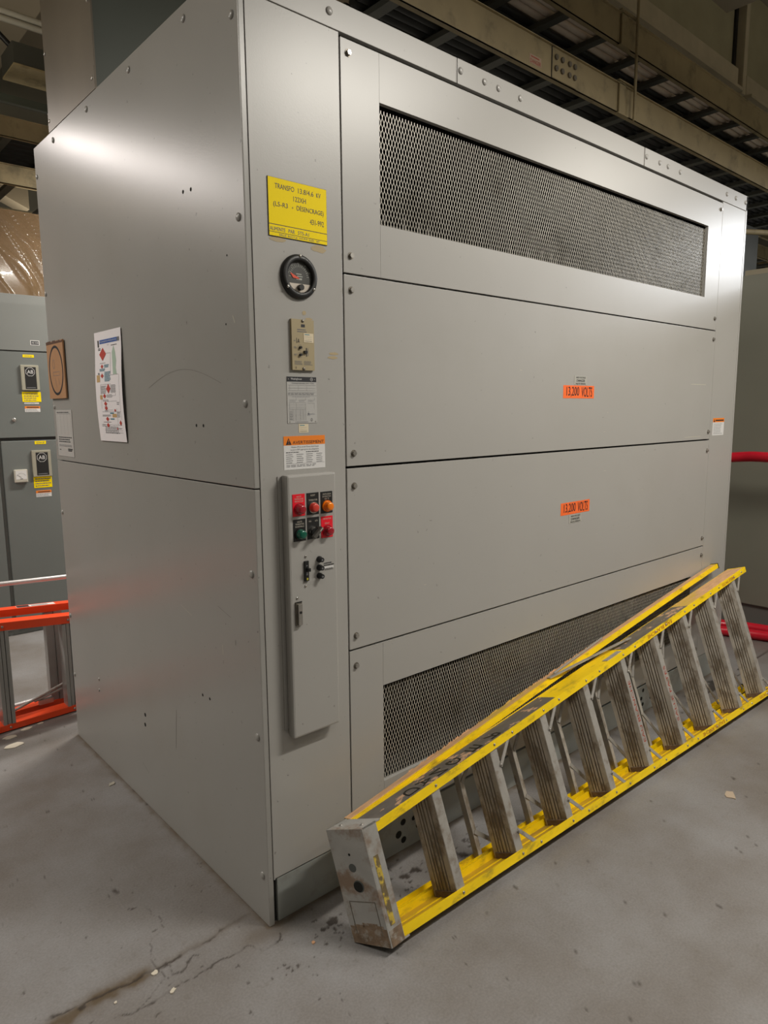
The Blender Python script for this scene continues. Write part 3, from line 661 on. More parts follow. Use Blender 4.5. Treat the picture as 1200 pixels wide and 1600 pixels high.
def volts(a0, b0, a1, b1, label):
    s = Sheet((0, 0, 0), **FR); s.base(a0, b0, a1, b1, ORG2, 0.0006); w, h = a1 - a0, b1 - b0
    s.text('13,200', a0 + .10 * w, b0 + .1 * h, a0 + .50 * w, b0 + .9 * h, INK); s.text('VOLTS', a0 + .58 * w, b0 + .12 * h, a0 + .93 * w, b0 + .9 * h, INK)
    return tag(s.build('voltage_label'), label, 'label')
volts(1.444, 1.582, 1.669, 1.634, 'orange 13,200 VOLTS label on the upper plain access panel')
volts(1.450, 1.099, 1.664, 1.151, 'orange 13,200 VOLTS label on the lower plain access panel')
def danger(a0, b0, a1, b1, label):
    s = Sheet((0, 0, 0), **FR); s.base(a0, b0, a1, b1, mat('dull_grey_plate', (0.42, 0.41, 0.37), 0.4), 0.0008); w, h = a1 - a0, b1 - b0
    s.text('HIGH VOLTAGE', a0 + .14 * w, b0 + .74 * h, a0 + .86 * w, b0 + .92 * h, INK); s.text('DANGER', a0 + .18 * w, b0 + .36 * h, a0 + .82 * w, b0 + .62 * h, INK); s.text('HAUTE TENSION', a0 + .12 * w, b0 + .06 * h, a0 + .88 * w, b0 + .24 * h, INK)
    return tag(s.build('danger_plate'), label, 'sign')
danger(1.519, 1.636, 1.613, 1.673, 'small grey DANGER plate above the upper orange voltage label')
danger(1.511, 1.060, 1.606, 1.096, 'small grey DANGER plate below the lower orange voltage label')

# ================================================================== CONTROL BOX
CB = thing('control_box', 'narrow tall grey push button box mounted low on the corner panel', 'control box', loc=(0, 0, 0))
bx0, bx1, bz0, bz1 = 0.084, 0.2535, 0.586, 1.3625
m = MB(); m.box((bx0, -0.035, bz0), (bx1, -0.0025, bz1), GREY, bev=0.006); m.build('cover', CB)
m = MB(); m.box((bx0 - .010, -0.0022, bz0 + 0.02), (bx1 - .004, 0.0008, bz1 - 0.004), GREY); m.build('back_plate', CB)
PY_ = -0.0352
plates = [('r', 0.0989, 1.2455, ['HAUTE', 'TEMPERATURE', 'VENTILATEUR'], REDP), ('k', 0.1475, 1.2455, ['RESET', '', 'TEMPERATURE'], BLACK), ('k', 0.1968, 1.2450, ['VENTILATEUR', 'EN FONCTION', '130 °C'], BLACK),
          ('k', 0.0995, 1.1737, ['HAUTE', 'TEMPERATURE', 'NORMALE'], BLACK), ('sw', 0.1475, 1.1745, None, BLACK), ('r', 0.1963, 1.1725, ['VENTILATEUR', '', 'DEFAUT'], REDP)]
LET = mat('engraved_cream', (0.55, 0.50, 0.42), 0.5)
def button(parent, x, z, ring, cap, r=0.0145, h=0.016):
    m = MB(); m.cyl((x, PY_ - 0.001, z), (0, -1, 0), r + .0025, 0.005, ring, 28); b = m.build('button_collar', parent)
    m = MB(); m.cyl((x, PY_ - 0.006, z), (0, -1, 0), r, h, cap, 28, r2=r * 0.82, dome=0.003); m.build('button_cap', parent)
BUTS = [(REDB, REDB), (CHROME, REDB2), (ORGB, ORGB), (BLACK, GRNB), None, (REDB, REDB)]
BN = ['red plate with dark red lens', 'black plate with pink-red push button', 'black plate with amber lens', 'black plate with green lens', 'black plate with selector lever', 'red plate with dark red lens']
for k, (kd, a, b, lines, mt) in enumerate(plates):
    s = Sheet((0, PY_, 0), **FR); s.base(a, b, a + 0.042, b + 0.063, mt, 0.0012)
    if lines:
        for j, t in enumerate(lines):
            if t: s.text(t, a + .006 if len(t) > 6 else a + .013, b + .0535 - .0068 * j, a + .036 if len(t) > 6 else a + .029, b + .0580 - .0068 * j, LET)
    else:
        s.text('MAN', a + .005, b + .050, a + .013, b + .0545, LET); s.text('AUTO', a + .026, b + .050, a + .036, b + .0545, LET)
    lp = s.build('legend_plate', CB); lp['label'] = BN[k]
    cx, cz = a + 0.021, b + 0.0205
    if BUTS[k]:
        button(lp, cx, cz, *BUTS[k], h=0.010 if k == 1 else 0.014)
    else:
        m = MB(); m.cyl((cx, PY_ - 0.001, cz), (0, -1, 0), 0.0165, 0.008, CHROME, 28); m.build('button_collar', lp)
        m = MB(); m.cyl((cx, PY_ - 0.009, cz), (0, -1, 0), 0.0135, 0.006, BLACK, 28)
        an = math.radians(42); ca, sa = math.cos(an), math.sin(an)
        def fr_(u, v, w): return (cx + u * ca - w * sa, PY_ - 0.015 - v, cz + u * sa + w * ca)
        m.box((-0.020, 0, -0.005), (0.020, 0.013, 0.005), mat('lever_grey', (0.09, 0.085, 0.075), 0.35), fr_, bev=0.0015)
        m.box((0.006, 0.0131, -0.0012), (0.0195, 0.0135, 0.0012), LET, fr_)
        m.build('selector_lever', lp)
# toggle breaker
m = MB(); m.box((0.1322, -0.041, 1.054), (0.1465, -0.0352, 1.1135), BLACK, bev=0.001); br = m.build('breaker', CB)
m = MB(); m.box((0.137, -0.054, 1.084), (0.1445, -0.0411, 1.094), BLACK, bev=0.001); m.build('toggle', br)
s = Sheet((0, -0.041, 0), **FR); s.t = 0.0; s.rect(0.136, 1.072, 0.142, 1.081, INKG); s.rect(0.1375, 1.0575, 0.143, 1.064, mat('breaker_yellow', (0.5, 0.45, 0.05), 0.5)); s.rect(0.137, 1.098, 0.141, 1.102, INKG); s.build('marking', br)
for x, z in ((0.1392, 1.1255), (0.1366, 1.0391), (0.1067, 1.0086)):
    m = MB(); m.cyl((x, -0.035, z), (0, -1, 0), 0.0038, 0.001, CHROME, 12, dome=0.002); m.build('screw', CB)
for z in (1.1115, 1.0868, 1.0621):
    m = MB(); m.cyl((0.186, -0.035, z), (0, -1, 0), 0.0092, 0.006, BLACK, 20); m.cyl((0.186, -0.041, z), (0, -1, 0), 0.008, 0.012, BLACK, 20, r2=0.0068); m.cyl((0.186, -0.053, z), (0, -1, 0), 0.003, 0.0005, INKG, 10); m.build('fuse_holder', CB)
s = Sheet((0, PY_, 0), **FR); s.base(0.203, 1.074, 0.240, 1.0985, GREY, 0.0004)
s.rect(0.204, 1.079, 0.239, 1.086, WHITE); s.micro(0.204, 1.0865, 0.240, 1.0985, 2, INK, .55); s.micro(0.206, 1.0745, 0.239, 1.081, 2, INK, .55); s.build('fuse_label', CB)
m = MB(); m.box((0.0985, -0.040, 0.928), (0.1195, -0.0352, 0.998), DULLB, bev=0.001); m.box((0.103, -0.047, 0.930), (0.1165, -0.0401, 0.992), STEEL, bev=0.001); m.cyl((0.110, -0.0471, 0.968), (0, -1, 0), 0.004, 0.001, BLACK, 14); m.box((0.0985, -0.0405, 0.9955), (0.1195, -0.0401, 0.999), VOID); m.build('latch', CB)

# ================================================================== PAPERS ON THE SIDE
def wave(a, b): return 0.004 + 0.007 * max(0, math.sin((b - 1.43) * 9.0))
s = Sheet((0, 0, 0), deform=wave, **SD)
A0, A1, B0, B1 = -1.128, -0.866, 1.432, 1.84
s.base(A0, B0, A1, B1, PAPER, 0.0006, nb=24)
def U(u, v): return A0 + (A1 - A0) * u, B0 + (B1 - B0) * v
def R(u0, v0, u1, v1, mt, lv=1): s.rect(*U(u0, v0), *U(u1, v1), mt, lv)
def DI(u, v, w, h, mt=DRED): s.poly([U(u - w, v), U(u, v - h), U(u + w, v), U(u, v + h)], mt, 2)
R(.20, .890, .93, .925, BLUE); s.text('Processus général de vérification électrique', *U(.22, .897), *U(.84, .917), WHITE); R(.86, .890, .94, .925, INKG, 2)
R(.12, .862, .17, .925, INK); s.micro(*U(.13, .83), *U(.24, .855), 2, INK, .6)
DI(.31, .795, .13, .06); s.text('OUI', *U(.48, .868), *U(.55, .876), INKG); s.micro(*U(.63, .855), *U(.90, .872), 1, INK)
s.poly([U(u, v) for u, v in [(.70, .60), (.68, .70), (.66, .80), (.72, .86), (.78, .80), (.82, .72), (.80, .66), (.84, .60), (.76, .605)]], PGRN)
for u0, v0, u1, v1 in [(.44, .798, .60, .800), (.60, .60, .605, .80), (.60, .60, .90, .602), (.90, .20, .904, .60), (.20, .52, .60, .522), (.2, .30, .204, .52), (.38, .415, .75, .417), (.75, .415, .755, .47), (.42, .365, .80, .367), (.30, .32, .42, .322), (.30, .285, .62, .287), (.20, .27, .90, .272), (.40, .205, .55, .207), (.30, .15, .90, .152), (.25, .12, .90, .122), (.22, .10, .90, .102), (.24, .08, .92, .082), (.60, .09, .604, .15), (.76, .15, .764, .30)]: R(u0, v0, u1, v1, INKG)
s.micro(*U(.20, .71), *U(.42, .72), 1, INKG); DI(.28, .685, .05, .02); s.micro(*U(.36, .67), *U(.56, .70), 3, TEAL, .7)
s.micro(*U(.18, .64), *U(.40, .665), 3, TEAL, .7); DI(.28, .60, .06, .022); s.micro(*U(.37, .545), *U(.60, .635), 8, TEAL, .7); R(.06, .545, .19, .61, SAND)
s.micro(*U(.20, .435), *U(.44, .51), 8, INKG, .5); DI(.50, .48, .08, .045); s.micro(*U(.58, .44), *U(.78, .515), 8, INKG, .5)
DI(.34, .415, .06, .022); s.micro(*U(.43, .40), *U(.68, .43), 3, INKG); R(.16, .385, .26, .425, SAND); s.micro(*U(.25, .365), *U(.48, .385), 2, INKG)
DI(.36, .345, .06, .022); DI(.37, .305, .06, .022); DI(.70, .283, .035, .014); s.micro(*U(.30, .275), *U(.45, .285), 1, INKG)
R(.50, .252, .64, .264, TEAL); s.micro(*U(.20, .228), *U(.55, .246), 2, INK); R(.58, .220, .74, .252, SAND)
DI(.38, .205, .06, .022); R(.50, .199, .64, .211, TEAL); s.micro(*U(.22, .172), *U(.58, .182), 1, INK); DI(.38, .148, .06, .022); DI(.86, .17, .045, .025); DI(.72, .118, .03, .01)
s.micro(*U(.12, .64), *U(.18, .60), 1, INKG); s.micro(*U(.78, .33), *U(.88, .36), 2, INKG); s.micro(*U(.76, .22), *U(.87, .27), 4, INKG); s.micro(*U(.14, .135), *U(.30, .16), 2, INKG); s.micro(*U(.25, .07), *U(.9, .14), 5, INKG)
tag(s.build('flowchart_poster'), 'white printed flowchart sheet with red diamonds taped to the grey side panel', 'poster')

s = Sheet((0, 0, 0), deform=lambda a, b: 0.004, **SD)
s.base(-1.711, 1.602, -1.489, 1.847, CARD, 0.006, nb=1)
s.ring(-1.598, 1.722, 0.094, 0.106, 0.0105, INK)
s.rect(-1.64, 1.715, -1.555, 1.7165, INKG); s.rect(-1.64, 1.700, -1.555, 1.7015, INKG); s.rect(-1.64, 1.70, -1.638, 1.716, INKG); s.rect(-1.556, 1.70, -1.554, 1.716, INKG)
s.ring(-1.625, 1.75, 0.014, 0.02, 0.0018, INKG); s.poly([(-1.62, 1.69), (-1.618, 1.69), (-1.60, 1.65), (-1.602, 1.65)], INKG); s.poly([(-1.575, 1.69), (-1.573, 1.69), (-1.56, 1.66), (-1.562, 1.66)], INKG)
r = random.Random(5); zz = [(-1.711 + 0.222 * i / 18, 1.842 + 0.009 * r.random()) for i in range(19)]
s.poly([(-1.711, 1.836)] + [(-1.489, 1.836)] + zz[::-1], mat('torn_card_edge', (0.10, 0.05, 0.03), 0.9), 2)
tag(s.build('cardboard_sign'), 'torn brown cardboard piece with a black oval hung on the enclosure side', 'sign')

s = Sheet((0, 0, 0), deform=lambda a, b: 0.001, **SD)
s.base(-1.676, 1.350, -1.465, 1.552, PAPERG, 0.0006, nb=1)
for k in range(5): s.rect(-1.66 + .045 * k, 1.445, -1.6592 + .045 * k, 1.535, INKG)
s.rect(-1.66, 1.535, -1.48, 1.536, INKG); s.micro(-1.66, 1.538, -1.48, 1.546, 1, INK); s.micro(-1.655, 1.41, -1.48, 1.438, 3, INK); s.micro(-1.655, 1.392, -1.48, 1.402, 2, INKG); s.micro(-1.54, 1.372, -1.48, 1.385, 2, INK, .8); s.micro(-1.655, 1.375, -1.63, 1.382, 1, INK)
tag(s.build('inspection_sheet'), 'small white form sheet stuck under the cardboard piece on the side panel', 'paper')

# duct rising from the enclosure roof
BD = thing('bus_duct', 'square metal bus duct rising from the top of the grey transformer', 'duct', loc=(0, 0, 0))
m = MB(); m.box((0.0, 0.968, H_), (0.006, 1.49, 5.19), GALV); m.build('side_cover', BD)
m = MB(); m.box((0.006, 0.972, H_), (0.56, 1.486, 5.19), BUSG); m.build('body', BD)
for y in (0.99, 1.475):
    for z in (2.70, 2.95, 3.25, 3.6):
        m = MB(); m.cyl((0, y, z), (-1, 0, 0), 0.008, 0.001, STEEL, 12, dome=0.004); m.build('screw', BD)
m = MB(); m.box((-0.0015, 0.968, H_), (0.0, 1.49, H_ + 0.075), GALV); m.build('bottom_flange', BD)

# ================================================================== YELLOW STEPLADDER (local frame: x along, y across, z depth)
Lx = Vector((.99823, .00144, .05939)); Vx = Vector((-.05698, .30596, .95034)); Wx = Vector((.0168, .95204, -.30551)); Ox = Vector((.1792, -.2804, .1915))
SL = thing('stepladder', 'worn yellow stepladder with muddy aluminium treads lying on its side against the transformer', 'ladder')
Wx = Lx.cross(Vx)   # right-handed frame
SL.matrix_world = Matrix(((Lx.x, Vx.x, Wx.x, Ox.x), (Lx.y, Vx.y, Wx.y, Ox.y), (Lx.z, Vx.z, Wx.z, Ox.z), (0, 0, 0, 1)))
WS = 1.0 if Wx.dot(Vector((.0168, .95204, -.30551))) > 0 else -1.0
hh = lambda u: .1629 + .0625 * u
def wq(w): return w * WS
TH = 0.34
UF0, UF1 = 0.035, 2.79
def beam(mb, u0, u1, f, m, n=1):
    """f(u) -> (v0, v1, w0, w1)"""
    for i in range(n):
        a = u0 + (u1 - u0) * i / n; b = u0 + (u1 - u0) * (i + 1) / n
        A = f(a); B = f(b)
        p = [(a, A[0], wq(A[2])), (b, B[0], wq(B[2])), (b, B[1], wq(B[2])), (a, A[1], wq(A[2])), (a, A[0], wq(A[3])), (b, B[0], wq(B[3])), (b, B[1], wq(B[3])), (a, A[1], wq(A[3]))]
        mb.hexa(p, m)
def channel(name, sg, hf, wf, depth, fl, u0, u1, th, web, flm, extra=None):
    m = MB()
    srt = lambda a, b: (min(a, b), max(a, b))
    beam(m, u0, u1, lambda u: (*srt(sg * hf(u), sg * (hf(u) - th)), wf(u), wf(u) + depth), web, 12)
    beam(m, u0, u1, lambda u: (*srt(sg * (hf(u) + .0004), sg * (hf(u) - fl)), wf(u) - 0.0004, wf(u) + th), flm, 12)
    beam(m, u0, u1, lambda u: (*srt(sg * (hf(u) + .0004), sg * (hf(u) - fl)), wf(u) + depth - th, wf(u) + depth + 0.0004), flm, 12)
    # two shallow ribs on the inner web face
    for q in (0.33, 0.62):
        beam(m, u0, u1, lambda u: (*srt(sg * (hf(u) - th), sg * (hf(u) - th - .002)), wf(u) + depth * q, wf(u) + depth * q + .004), flm)
    if extra: extra(m)
    o = m.build(name, SL); fix_normals(o); return o
steps_u = [0.290 + 0.2895 * i for i in range(9)]
def top_skin(m):
    srt = lambda a, b: (min(a, b), max(a, b))
    beam(m, 0.04, 0.98, lambda u: (hh(u), hh(u) + .0008, .004, .086), LSTK, 1)
    beam(m, 0.04, 0.45, lambda u: (hh(u), hh(u) + .004, .087, .094), LYEL, 1)
    beam(m, 1.50, 2.10, lambda u: (hh(u), hh(u) + .0008, .004, .09), LSTK, 1)
    beam(m, 2.10, 2.77, lambda u: (hh(u), hh(u) + .0008, .006, .09), LWORN, 1)
fr_up = channel('front_rail', 1, hh, lambda u: 0.0, 0.094, 0.027, UF0, UF1, 0.004, LYEL, LYEL, top_skin)
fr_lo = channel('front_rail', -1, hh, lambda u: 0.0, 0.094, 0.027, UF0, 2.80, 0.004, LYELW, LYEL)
hr = lambda u: 0.1655 + 0.090 * u - 0.0045 * u * u
wr = lambda u: 0.097 + 0.0113 * u
def rear_skin(m): 
    beam(m, 0.04, 2.74, lambda u: (hr(u), hr(u) + .0012, wr(u) + .006, wr(u) + .0365), LWORN, 12)
    r = random.Random(9)
    for _ in range(90):
        u = r.uniform(0.3, 1.5); L_ = r.uniform(.01, .035)
        m.hexa([(u, hr(u), wq(wr(u) + .034)), (u + L_, hr(u) + r.uniform(.002, .007), wq(wr(u) + .036)), (u + L_, hr(u) + .003, wq(wr(u) + .038)), (u, hr(u), wq(wr(u) + .037)),
                (u, hr(u) + .001, wq(wr(u) + .034)), (u + L_, hr(u) + .008, wq(wr(u) + .036)), (u + L_, hr(u) + .004, wq(wr(u) + .038)), (u, hr(u) + .001, wq(wr(u) + .037))], LWORN)
rr_up = channel('rear_rail', 1, hr, wr, 0.036, 0.022, 0.04, 2.76, 0.004, LYEL, LYEL, rear_skin)
hr2 = lambda u: 0.157 + 0.0585 * u
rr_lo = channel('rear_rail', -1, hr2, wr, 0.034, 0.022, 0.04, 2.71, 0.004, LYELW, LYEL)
for sg, u1, hf in ((1, 2.76, hr), (-1, 2.71, hr2)):
    m = MB(); h_ = sg * hf(u1); a, b = sorted((h_ + sg * .003, h_ - sg * .026)); beam(m, u1 + .0006, u1 + .006, lambda u: (a, b, wr(u1) - .002, wr(u1) + .038), BLACK); m.build('rubber_foot', SL)
# handwritten paint on flanges
def flange_text(t, uc, w, sg, parent, rot=False, v=None):
    s = MB(); vs, fs = text_geo(t); h = 0.015
    vc = sg * (hh(uc) - 0.0135)
    s.add([(uc + (x - .5) * w * (-1 if rot else 1), vc + sg * .0625 * (x - .5) * w * (-1 if rot else 1) + (y - .5) * h * (-1 if rot else 1), wq(-0.0011)) for x, y in vs], fs, REDINK)
    s.build('paint_marking', parent)
flange_text('EAU BLANCHE', 1.80, 0.23, 1, fr_up, True)
flange_text('SALLE PATES', 2.56, 0.16, 1, fr_up, True)
flange_text('EAU BLANCHE', 2.02, 0.22, -1, fr_lo, True)
flange_text('SALLE PATES', 2.62, 0.16, -1, fr_lo, True)
# DANGER lettering on the top web
m = MB()
for i, (t, u) in enumerate([('D', .235), ('A', .30), ('N', .365), ('G', .44), ('E', .54), ('R', .64)]):
    vs, fs = text_geo(t)
    m.add([(u + (y - .5) * .052, hh(u) + .0625 * (y - .5) * .052 + .0014, wq(.036 + (x - .5) * .046)) for x, y in vs], fs, BLACK)
m.build('stencilled_lettering', fr_up)
# decal with caution text on the far side of the cap is part of the cap
def riv(u, v, w, parent, r=.0048):
    m = MB(); m.cyl((u, v, wq(w)), (0, 0, -WS), r, 0.0008, STEEL, 10, dome=0.0026); m.build('rivet', parent)
for k, u in enumerate(steps_u):
    for du in ((.024, .124) if k else (.020,)):
        riv(u + du, hh(u + du) - .013, -.0005, fr_up); riv(u + du, -(hh(u + du) - .013), -.0005, fr_lo)
# treads
tanT = math.tan(TH)
for k, u in enumerate(steps_u):
    m = MB(); v_ = hh(u) - 0.0045
    def tf(a, b, c):   # a: depth back from the front ridge, b: v, c: thickness down (towards +u)
        return (u - a * math.sin(TH) + c * math.cos(TH), b, wq(.0055 + a * math.cos(TH) + c * math.sin(TH)))
    DP = 0.084
    m.box((0, -v_, 0), (DP, v_, 0.003), LGROOVE, tf)
    m.box((0, -v_, -0.0016), (0.019, v_, 0.0), LTREAD, tf); m.box((DP - 0.016, -v_, -0.0016), (DP, v_, 0.0), LTREAD, tf)
    for a, w in ((.0235, .0055), (.034, .0085), (.0475, .0055), (.058, .006)):
        m.box((a, -v_, -0.0024), (a + w, v_, 0.0), LTREAD, tf)
    # front lip and rear lip
    m.box((u, -v_, wq(.0045)), (u + .034, v_, wq(.0075)), LALU)
    m.box((u - DP * math.sin(TH), -v_, wq(.0055 + DP * math.cos(TH))), (u - DP * math.sin(TH) + .03, v_, wq(.0055 + DP * math.cos(TH) - .003)), LALU)
    # mud packed at the lower end
    m.box((0.004, -v_ + .001, -0.005), (DP - .006, -v_ + .022, 0.0), LMUD, tf, bev=0.002)
    st = m.build('tread', SL); fix_normals(st)
    if k:
        for sg in (1, -1):
            m = MB(); v0 = sg * (v_ - .085); u0 = u + .030; u1_ = u + .112; v1 = sg * (hh(u1_) - .010)
            d = Vector((u1_ - u0, v1 - v0)); nrm = Vector((-d.y, d.x)).normalized() * .0065
            p = [(u0 - nrm.x, v0 - nrm.y), (u1_ - nrm.x, v1 - nrm.y), (u1_ + nrm.x, v1 + nrm.y), (u0 + nrm.x, v0 + nrm.y)]
            m.hexa([(a, b, wq(.0010)) for a, b in p] + [(a, b, wq(.0042)) for a, b in p], LALU); b_ = m.build('step_brace', st); fix_normals(b_)
            riv(u0 + .002, v0 + sg * .004, .0008, st, .004)
    if k in (4, 5):
        t = 'EAU BLANCHE' if k == 4 else 'SALLE PATES'
        s = MB(); vs, fs = text_geo(t); w = 0.26 if k == 4 else .25; ctr = -0.0 if k == 4 else -.02
        s.add([(u + .010 + (1 - y) * .016, ctr + (x - .5) * w, wq(.0040)) for x, y in vs], fs, REDINK); s.build('paint_marking', st)
# top cap: hollow pressed aluminium shell, tilted like the treads
m = MB(); cv = 0.172; cw = 0.128; ct = 0.004
def cf(a, b, c): # a depth back, b across, c toward +u
    if b < 0: b *= 1 - 0.55 * max(a, 0)
    return (0.004 - a * math.sin(TH * 1.05) + c, b, wq(-.003 + a * math.cos(TH) ))
m.box((0, -cv, 0), (cw, cv, ct), CAPM, cf, bev=0.0012)
m.box((0, -cv, ct), (ct, cv, .052), CAPM, cf)
m.box((cw - ct, -cv, ct), (cw, cv, .075), CAPM, cf)
m.box((0, cv - ct, ct), (cw, cv, .070), CAPM, cf)
m.box((0, -cv, ct), (cw, -cv + ct, .070), CAPM, cf)
def disc_on_cap(a, b, r, mt, off):
    n = 24; m.add([cf(a + r * math.cos(2 * math.pi * i / n), b + r * math.sin(2 * math.pi * i / n), -off) for i in range(n)], [tuple(range(n))], mt)
HOLE = mat('cap_hole', (0.09, 0.095, 0.09), 0.9)
disc_on_cap(.066, .059, .0125, HOLE, .0004); disc_on_cap(.066, .098, .004, VOID, .0004); disc_on_cap(.060, .005, .018, HOLE, .0004); 
disc_on_cap(.062, .004, .0155, VOID, .0006)
# embossed rectangle
for a0_, b0_, a1_, b1_ in ((.018, -.042, .108, -.040), (.106, -.140, .108, -.040), (.018, -.140, .020, -.040)):
    m.box((a0_, b0_, -0.0008), (a1_, b1_, 0.0), DULLB, cf)
for b, c, dr in ((cv, .028, .025), (cv, .028, .100)):
    m.cyl(cf(dr, b, c), (0, 1, 0), .006, .001, STEEL, 12, dome=.003)
CMUD = mat('cap_mud', (0.21, 0.145, 0.095), 0.9, noise=0.35, nscale=45, bump=0.8, bscale=90, dirt=(0.36, 0.33, 0.29), dirt_amt=0.8, dscale=30, dlo=0.5, dhi=0.62)
m.box((0.002, -cv + .001, -0.0006), (cw - .003, -0.118, 0.0), CMUD, cf); m.box((-0.0007, -cv + .001, ct), (0.0, -0.125, .050), CMUD, cf)
for _a, _b, _w, _h in ((.03, -.105, .05, .014), (.075, -.112, .035, .01), (.01, -.11, .02, .012)): m.box((_a, _b - _h, -0.0007), (_a + _w, _b, 0.0), CMUD, cf, bev=.0003)
cp = m.build('top_cap', SL); fix_normals(cp)
m = MB(); m.add([cf(-.0006, -.115, .014), cf(-.0006, .085, .014), cf(-.0006, .085, .032), cf(-.0006, -.115, .032)], [(0, 1, 2, 3)], mat('worn_caution_decal', (0.55, 0.40, 0.06), 0.6, noise=0.3, nscale=60, dirt=(0.12, 0.09, 0.06), dirt_amt=0.9, dscale=40, dlo=.45, dhi=.55))
m.build('caution_decal', cp)
# rear horizontal braces with diagonal stays
for k in range(1, 9):
    u = 0.212 + 0.2905 * k; w0 = wr(u) + .004; v_ = hr2(u) - .004; m = MB()
    m.box((u - .002, -v_, wq(w0)), (u, v_, wq(w0 + .026)), LALU); m.box((u, -v_, wq(w0)), (u + .016, v_, wq(w0 + .002)), LTREAD)
    b0_ = m.build('rear_brace', SL); fix_normals(b0_)
    for sg in (-1, 1):
        m = MB(); ua, va, ub, vb = u + .006, sg * .085, u + .105, sg * (hr2(u) - .012); d = Vector((ub - ua, vb - va)); nn = Vector((-d.y, d.x)).normalized() * .007
        p = [(ua - nn.x, va - nn.y), (ub - nn.x, vb - nn.y), (ub + nn.x, vb + nn.y), (ua + nn.x, va + nn.y)]
        m.hexa([(a, b, wq(w0 - .004)) for a, b in p] + [(a, b, wq(w0 - .001)) for a, b in p], LALU); st_ = m.build('brace_stay', b0_); fix_normals(st_)
# folded spreader bars resting on the upper rails
def bar3(p, q_, w, t, name):
    p = Vector(p); q_ = Vector(q_); d = (q_ - p).normalized(); up = Vector((-.0625, 1, 0)).normalized(); sd = d.cross(up).normalized()
    m = MB(); m.hexa([p - sd * w - up * t, q_ - sd * w - up * t, q_ + sd * w - up * t, p + sd * w - up * t, p - sd * w + up * t, q_ - sd * w + up * t, q_ + sd * w + up * t, p + sd * w + up * t], LALU)
    o = m.build(name, SL); fix_normals(o); return o
bar3((1.10, .262, wq(.112)), (1.62, .275, wq(.045)), .010, .0018, 'spreader_bar')
bar3((1.14, .270, wq(.112)), (1.55, .302, wq(.135)), .0022, .003, 'spreader_bar')
m = MB(); beam(m, 1.36, 1.475, lambda u: (hh(u), hh(u) + .002, .004, .03), LALU); m.build('spreader_bracket', SL)

# ================================================================== MOTOR CONTROL CENTRE (left background)
YM = 3.57
MC = thing('motor_control_center', 'dark blue-grey motor control cabinet row with black breaker handles in the left background', 'cabinet')
m = MB(); m.box((-0.75, YM + 0.02, 0), (1.5, YM + 0.55, 2.325), MCC); m.box((-0.75, YM + .01, 1.358), (1.5, YM + .02, 1.372), BLACK); m.build('body', MC)
m = MB(); m.box((-0.75, YM, 1.957), (1.5, YM + .02, 2.325), MCCL, bev=.002); m.build('wireway_cover', MC)
m = MB(); m.box((-0.35, YM, 1.374), (0.75, YM + .02, 1.948), MCC, bev=.002); m.build('door', MC)
m = MB(); m.box((0.20, YM, 0.04), (0.75, YM + .02, 1.352), MCC, bev=.004); m.build('door', MC)
m = MB(); m.box((-0.35, YM + .004, 0.04), (0.175, YM + .02, 1.352), MCC, bev=.004); m.build('door', MC)
m = MB(); m.box((-0.75, YM + .05, 0), (1.5, YM + .06, .04), BLACK); m.build('toe_kick', MC)
def disc_handle(a0, b0, a1, b1):
    m = MB(); t = .014
    m.box((a0, YM - t, b0), (a1, YM, b1), HANDM, bev=.003); o = m.build('disconnect_handle', MC)
    s = Sheet((0, YM - t, 0), **FR); s.t = 0; w, h = a1 - a0, b1 - b0
    s.rect(a0 + .2 * w, b0 + .05 * h, a1 - .16 * w, b1 - .08 * h, BLACK)
    cx, cz, r = (a0 + a1) / 2 + .01 * w, b1 - .27 * h, .27 * w
    oc = [(cx + r * math.cos(math.pi / 8 + math.pi / 4 * i), cz + r * math.sin(math.pi / 8 + math.pi / 4 * i)) for i in range(8)]
    oi = [(cx + (r - .0022) * math.cos(math.pi / 8 + math.pi / 4 * i), cz + (r - .0022) * math.sin(math.pi / 8 + math.pi / 4 * i)) for i in range(8)]
    for i in range(8): j = (i + 1) % 8; s.poly([oc[i], oc[j], oi[j], oi[i]], WHITE, 2)
    s.text('AB', cx - .62 * r, cz - .38 * r, cx + .62 * r, cz + .38 * r, WHITE, 2)
    s.rect(a0 + .26 * w, b0 + .09 * h, a1 - .24 * w, b0 + .12 * h, INKG, 2)
    s.build('handle_face', o)
disc_handle(.355, 1.692, .468, 1.862); disc_handle(.381, 1.100, .504, 1.283)
def ylab(a0, b0, a1, b1, label, rows, name='circuit_label'):
    s = Sheet((0, YM, 0), **FR); s.base(a0, b0, a1, b1, YEL, .001)
    if rows > 1: s.micro(a0 + .08 * (a1 - a0), b0 + .08 * (b1 - b0), a1 - .05 * (a1 - a0), b1 - .1 * (b1 - b0), rows, INKG, .4)
    else: s.text(label[1], a0 + .15 * (a1 - a0), b0 + .25 * (b1 - b0), a1 - .15 * (a1 - a0), b1 - .25 * (b1 - b0), INKG)
    tag(s.build(name), label[0], 'label')
ylab(.354, 1.615, .473, 1.682, ('yellow circuit label under the upper octagon-marked breaker handle', ''), 4)
ylab(.383, 1.022, .502, 1.100, ('yellow circuit label under the lower octagon-marked breaker handle', ''), 4)
ylab(.377, 1.913, .448, 1.931, ('tiny yellow tag above the upper octagon-marked breaker handle', '122XH-3A'), 1)
ylab(.409, 1.325, .482, 1.347, ('tiny yellow tag above the lower octagon-marked breaker handle', '122XH-3B'), 1)
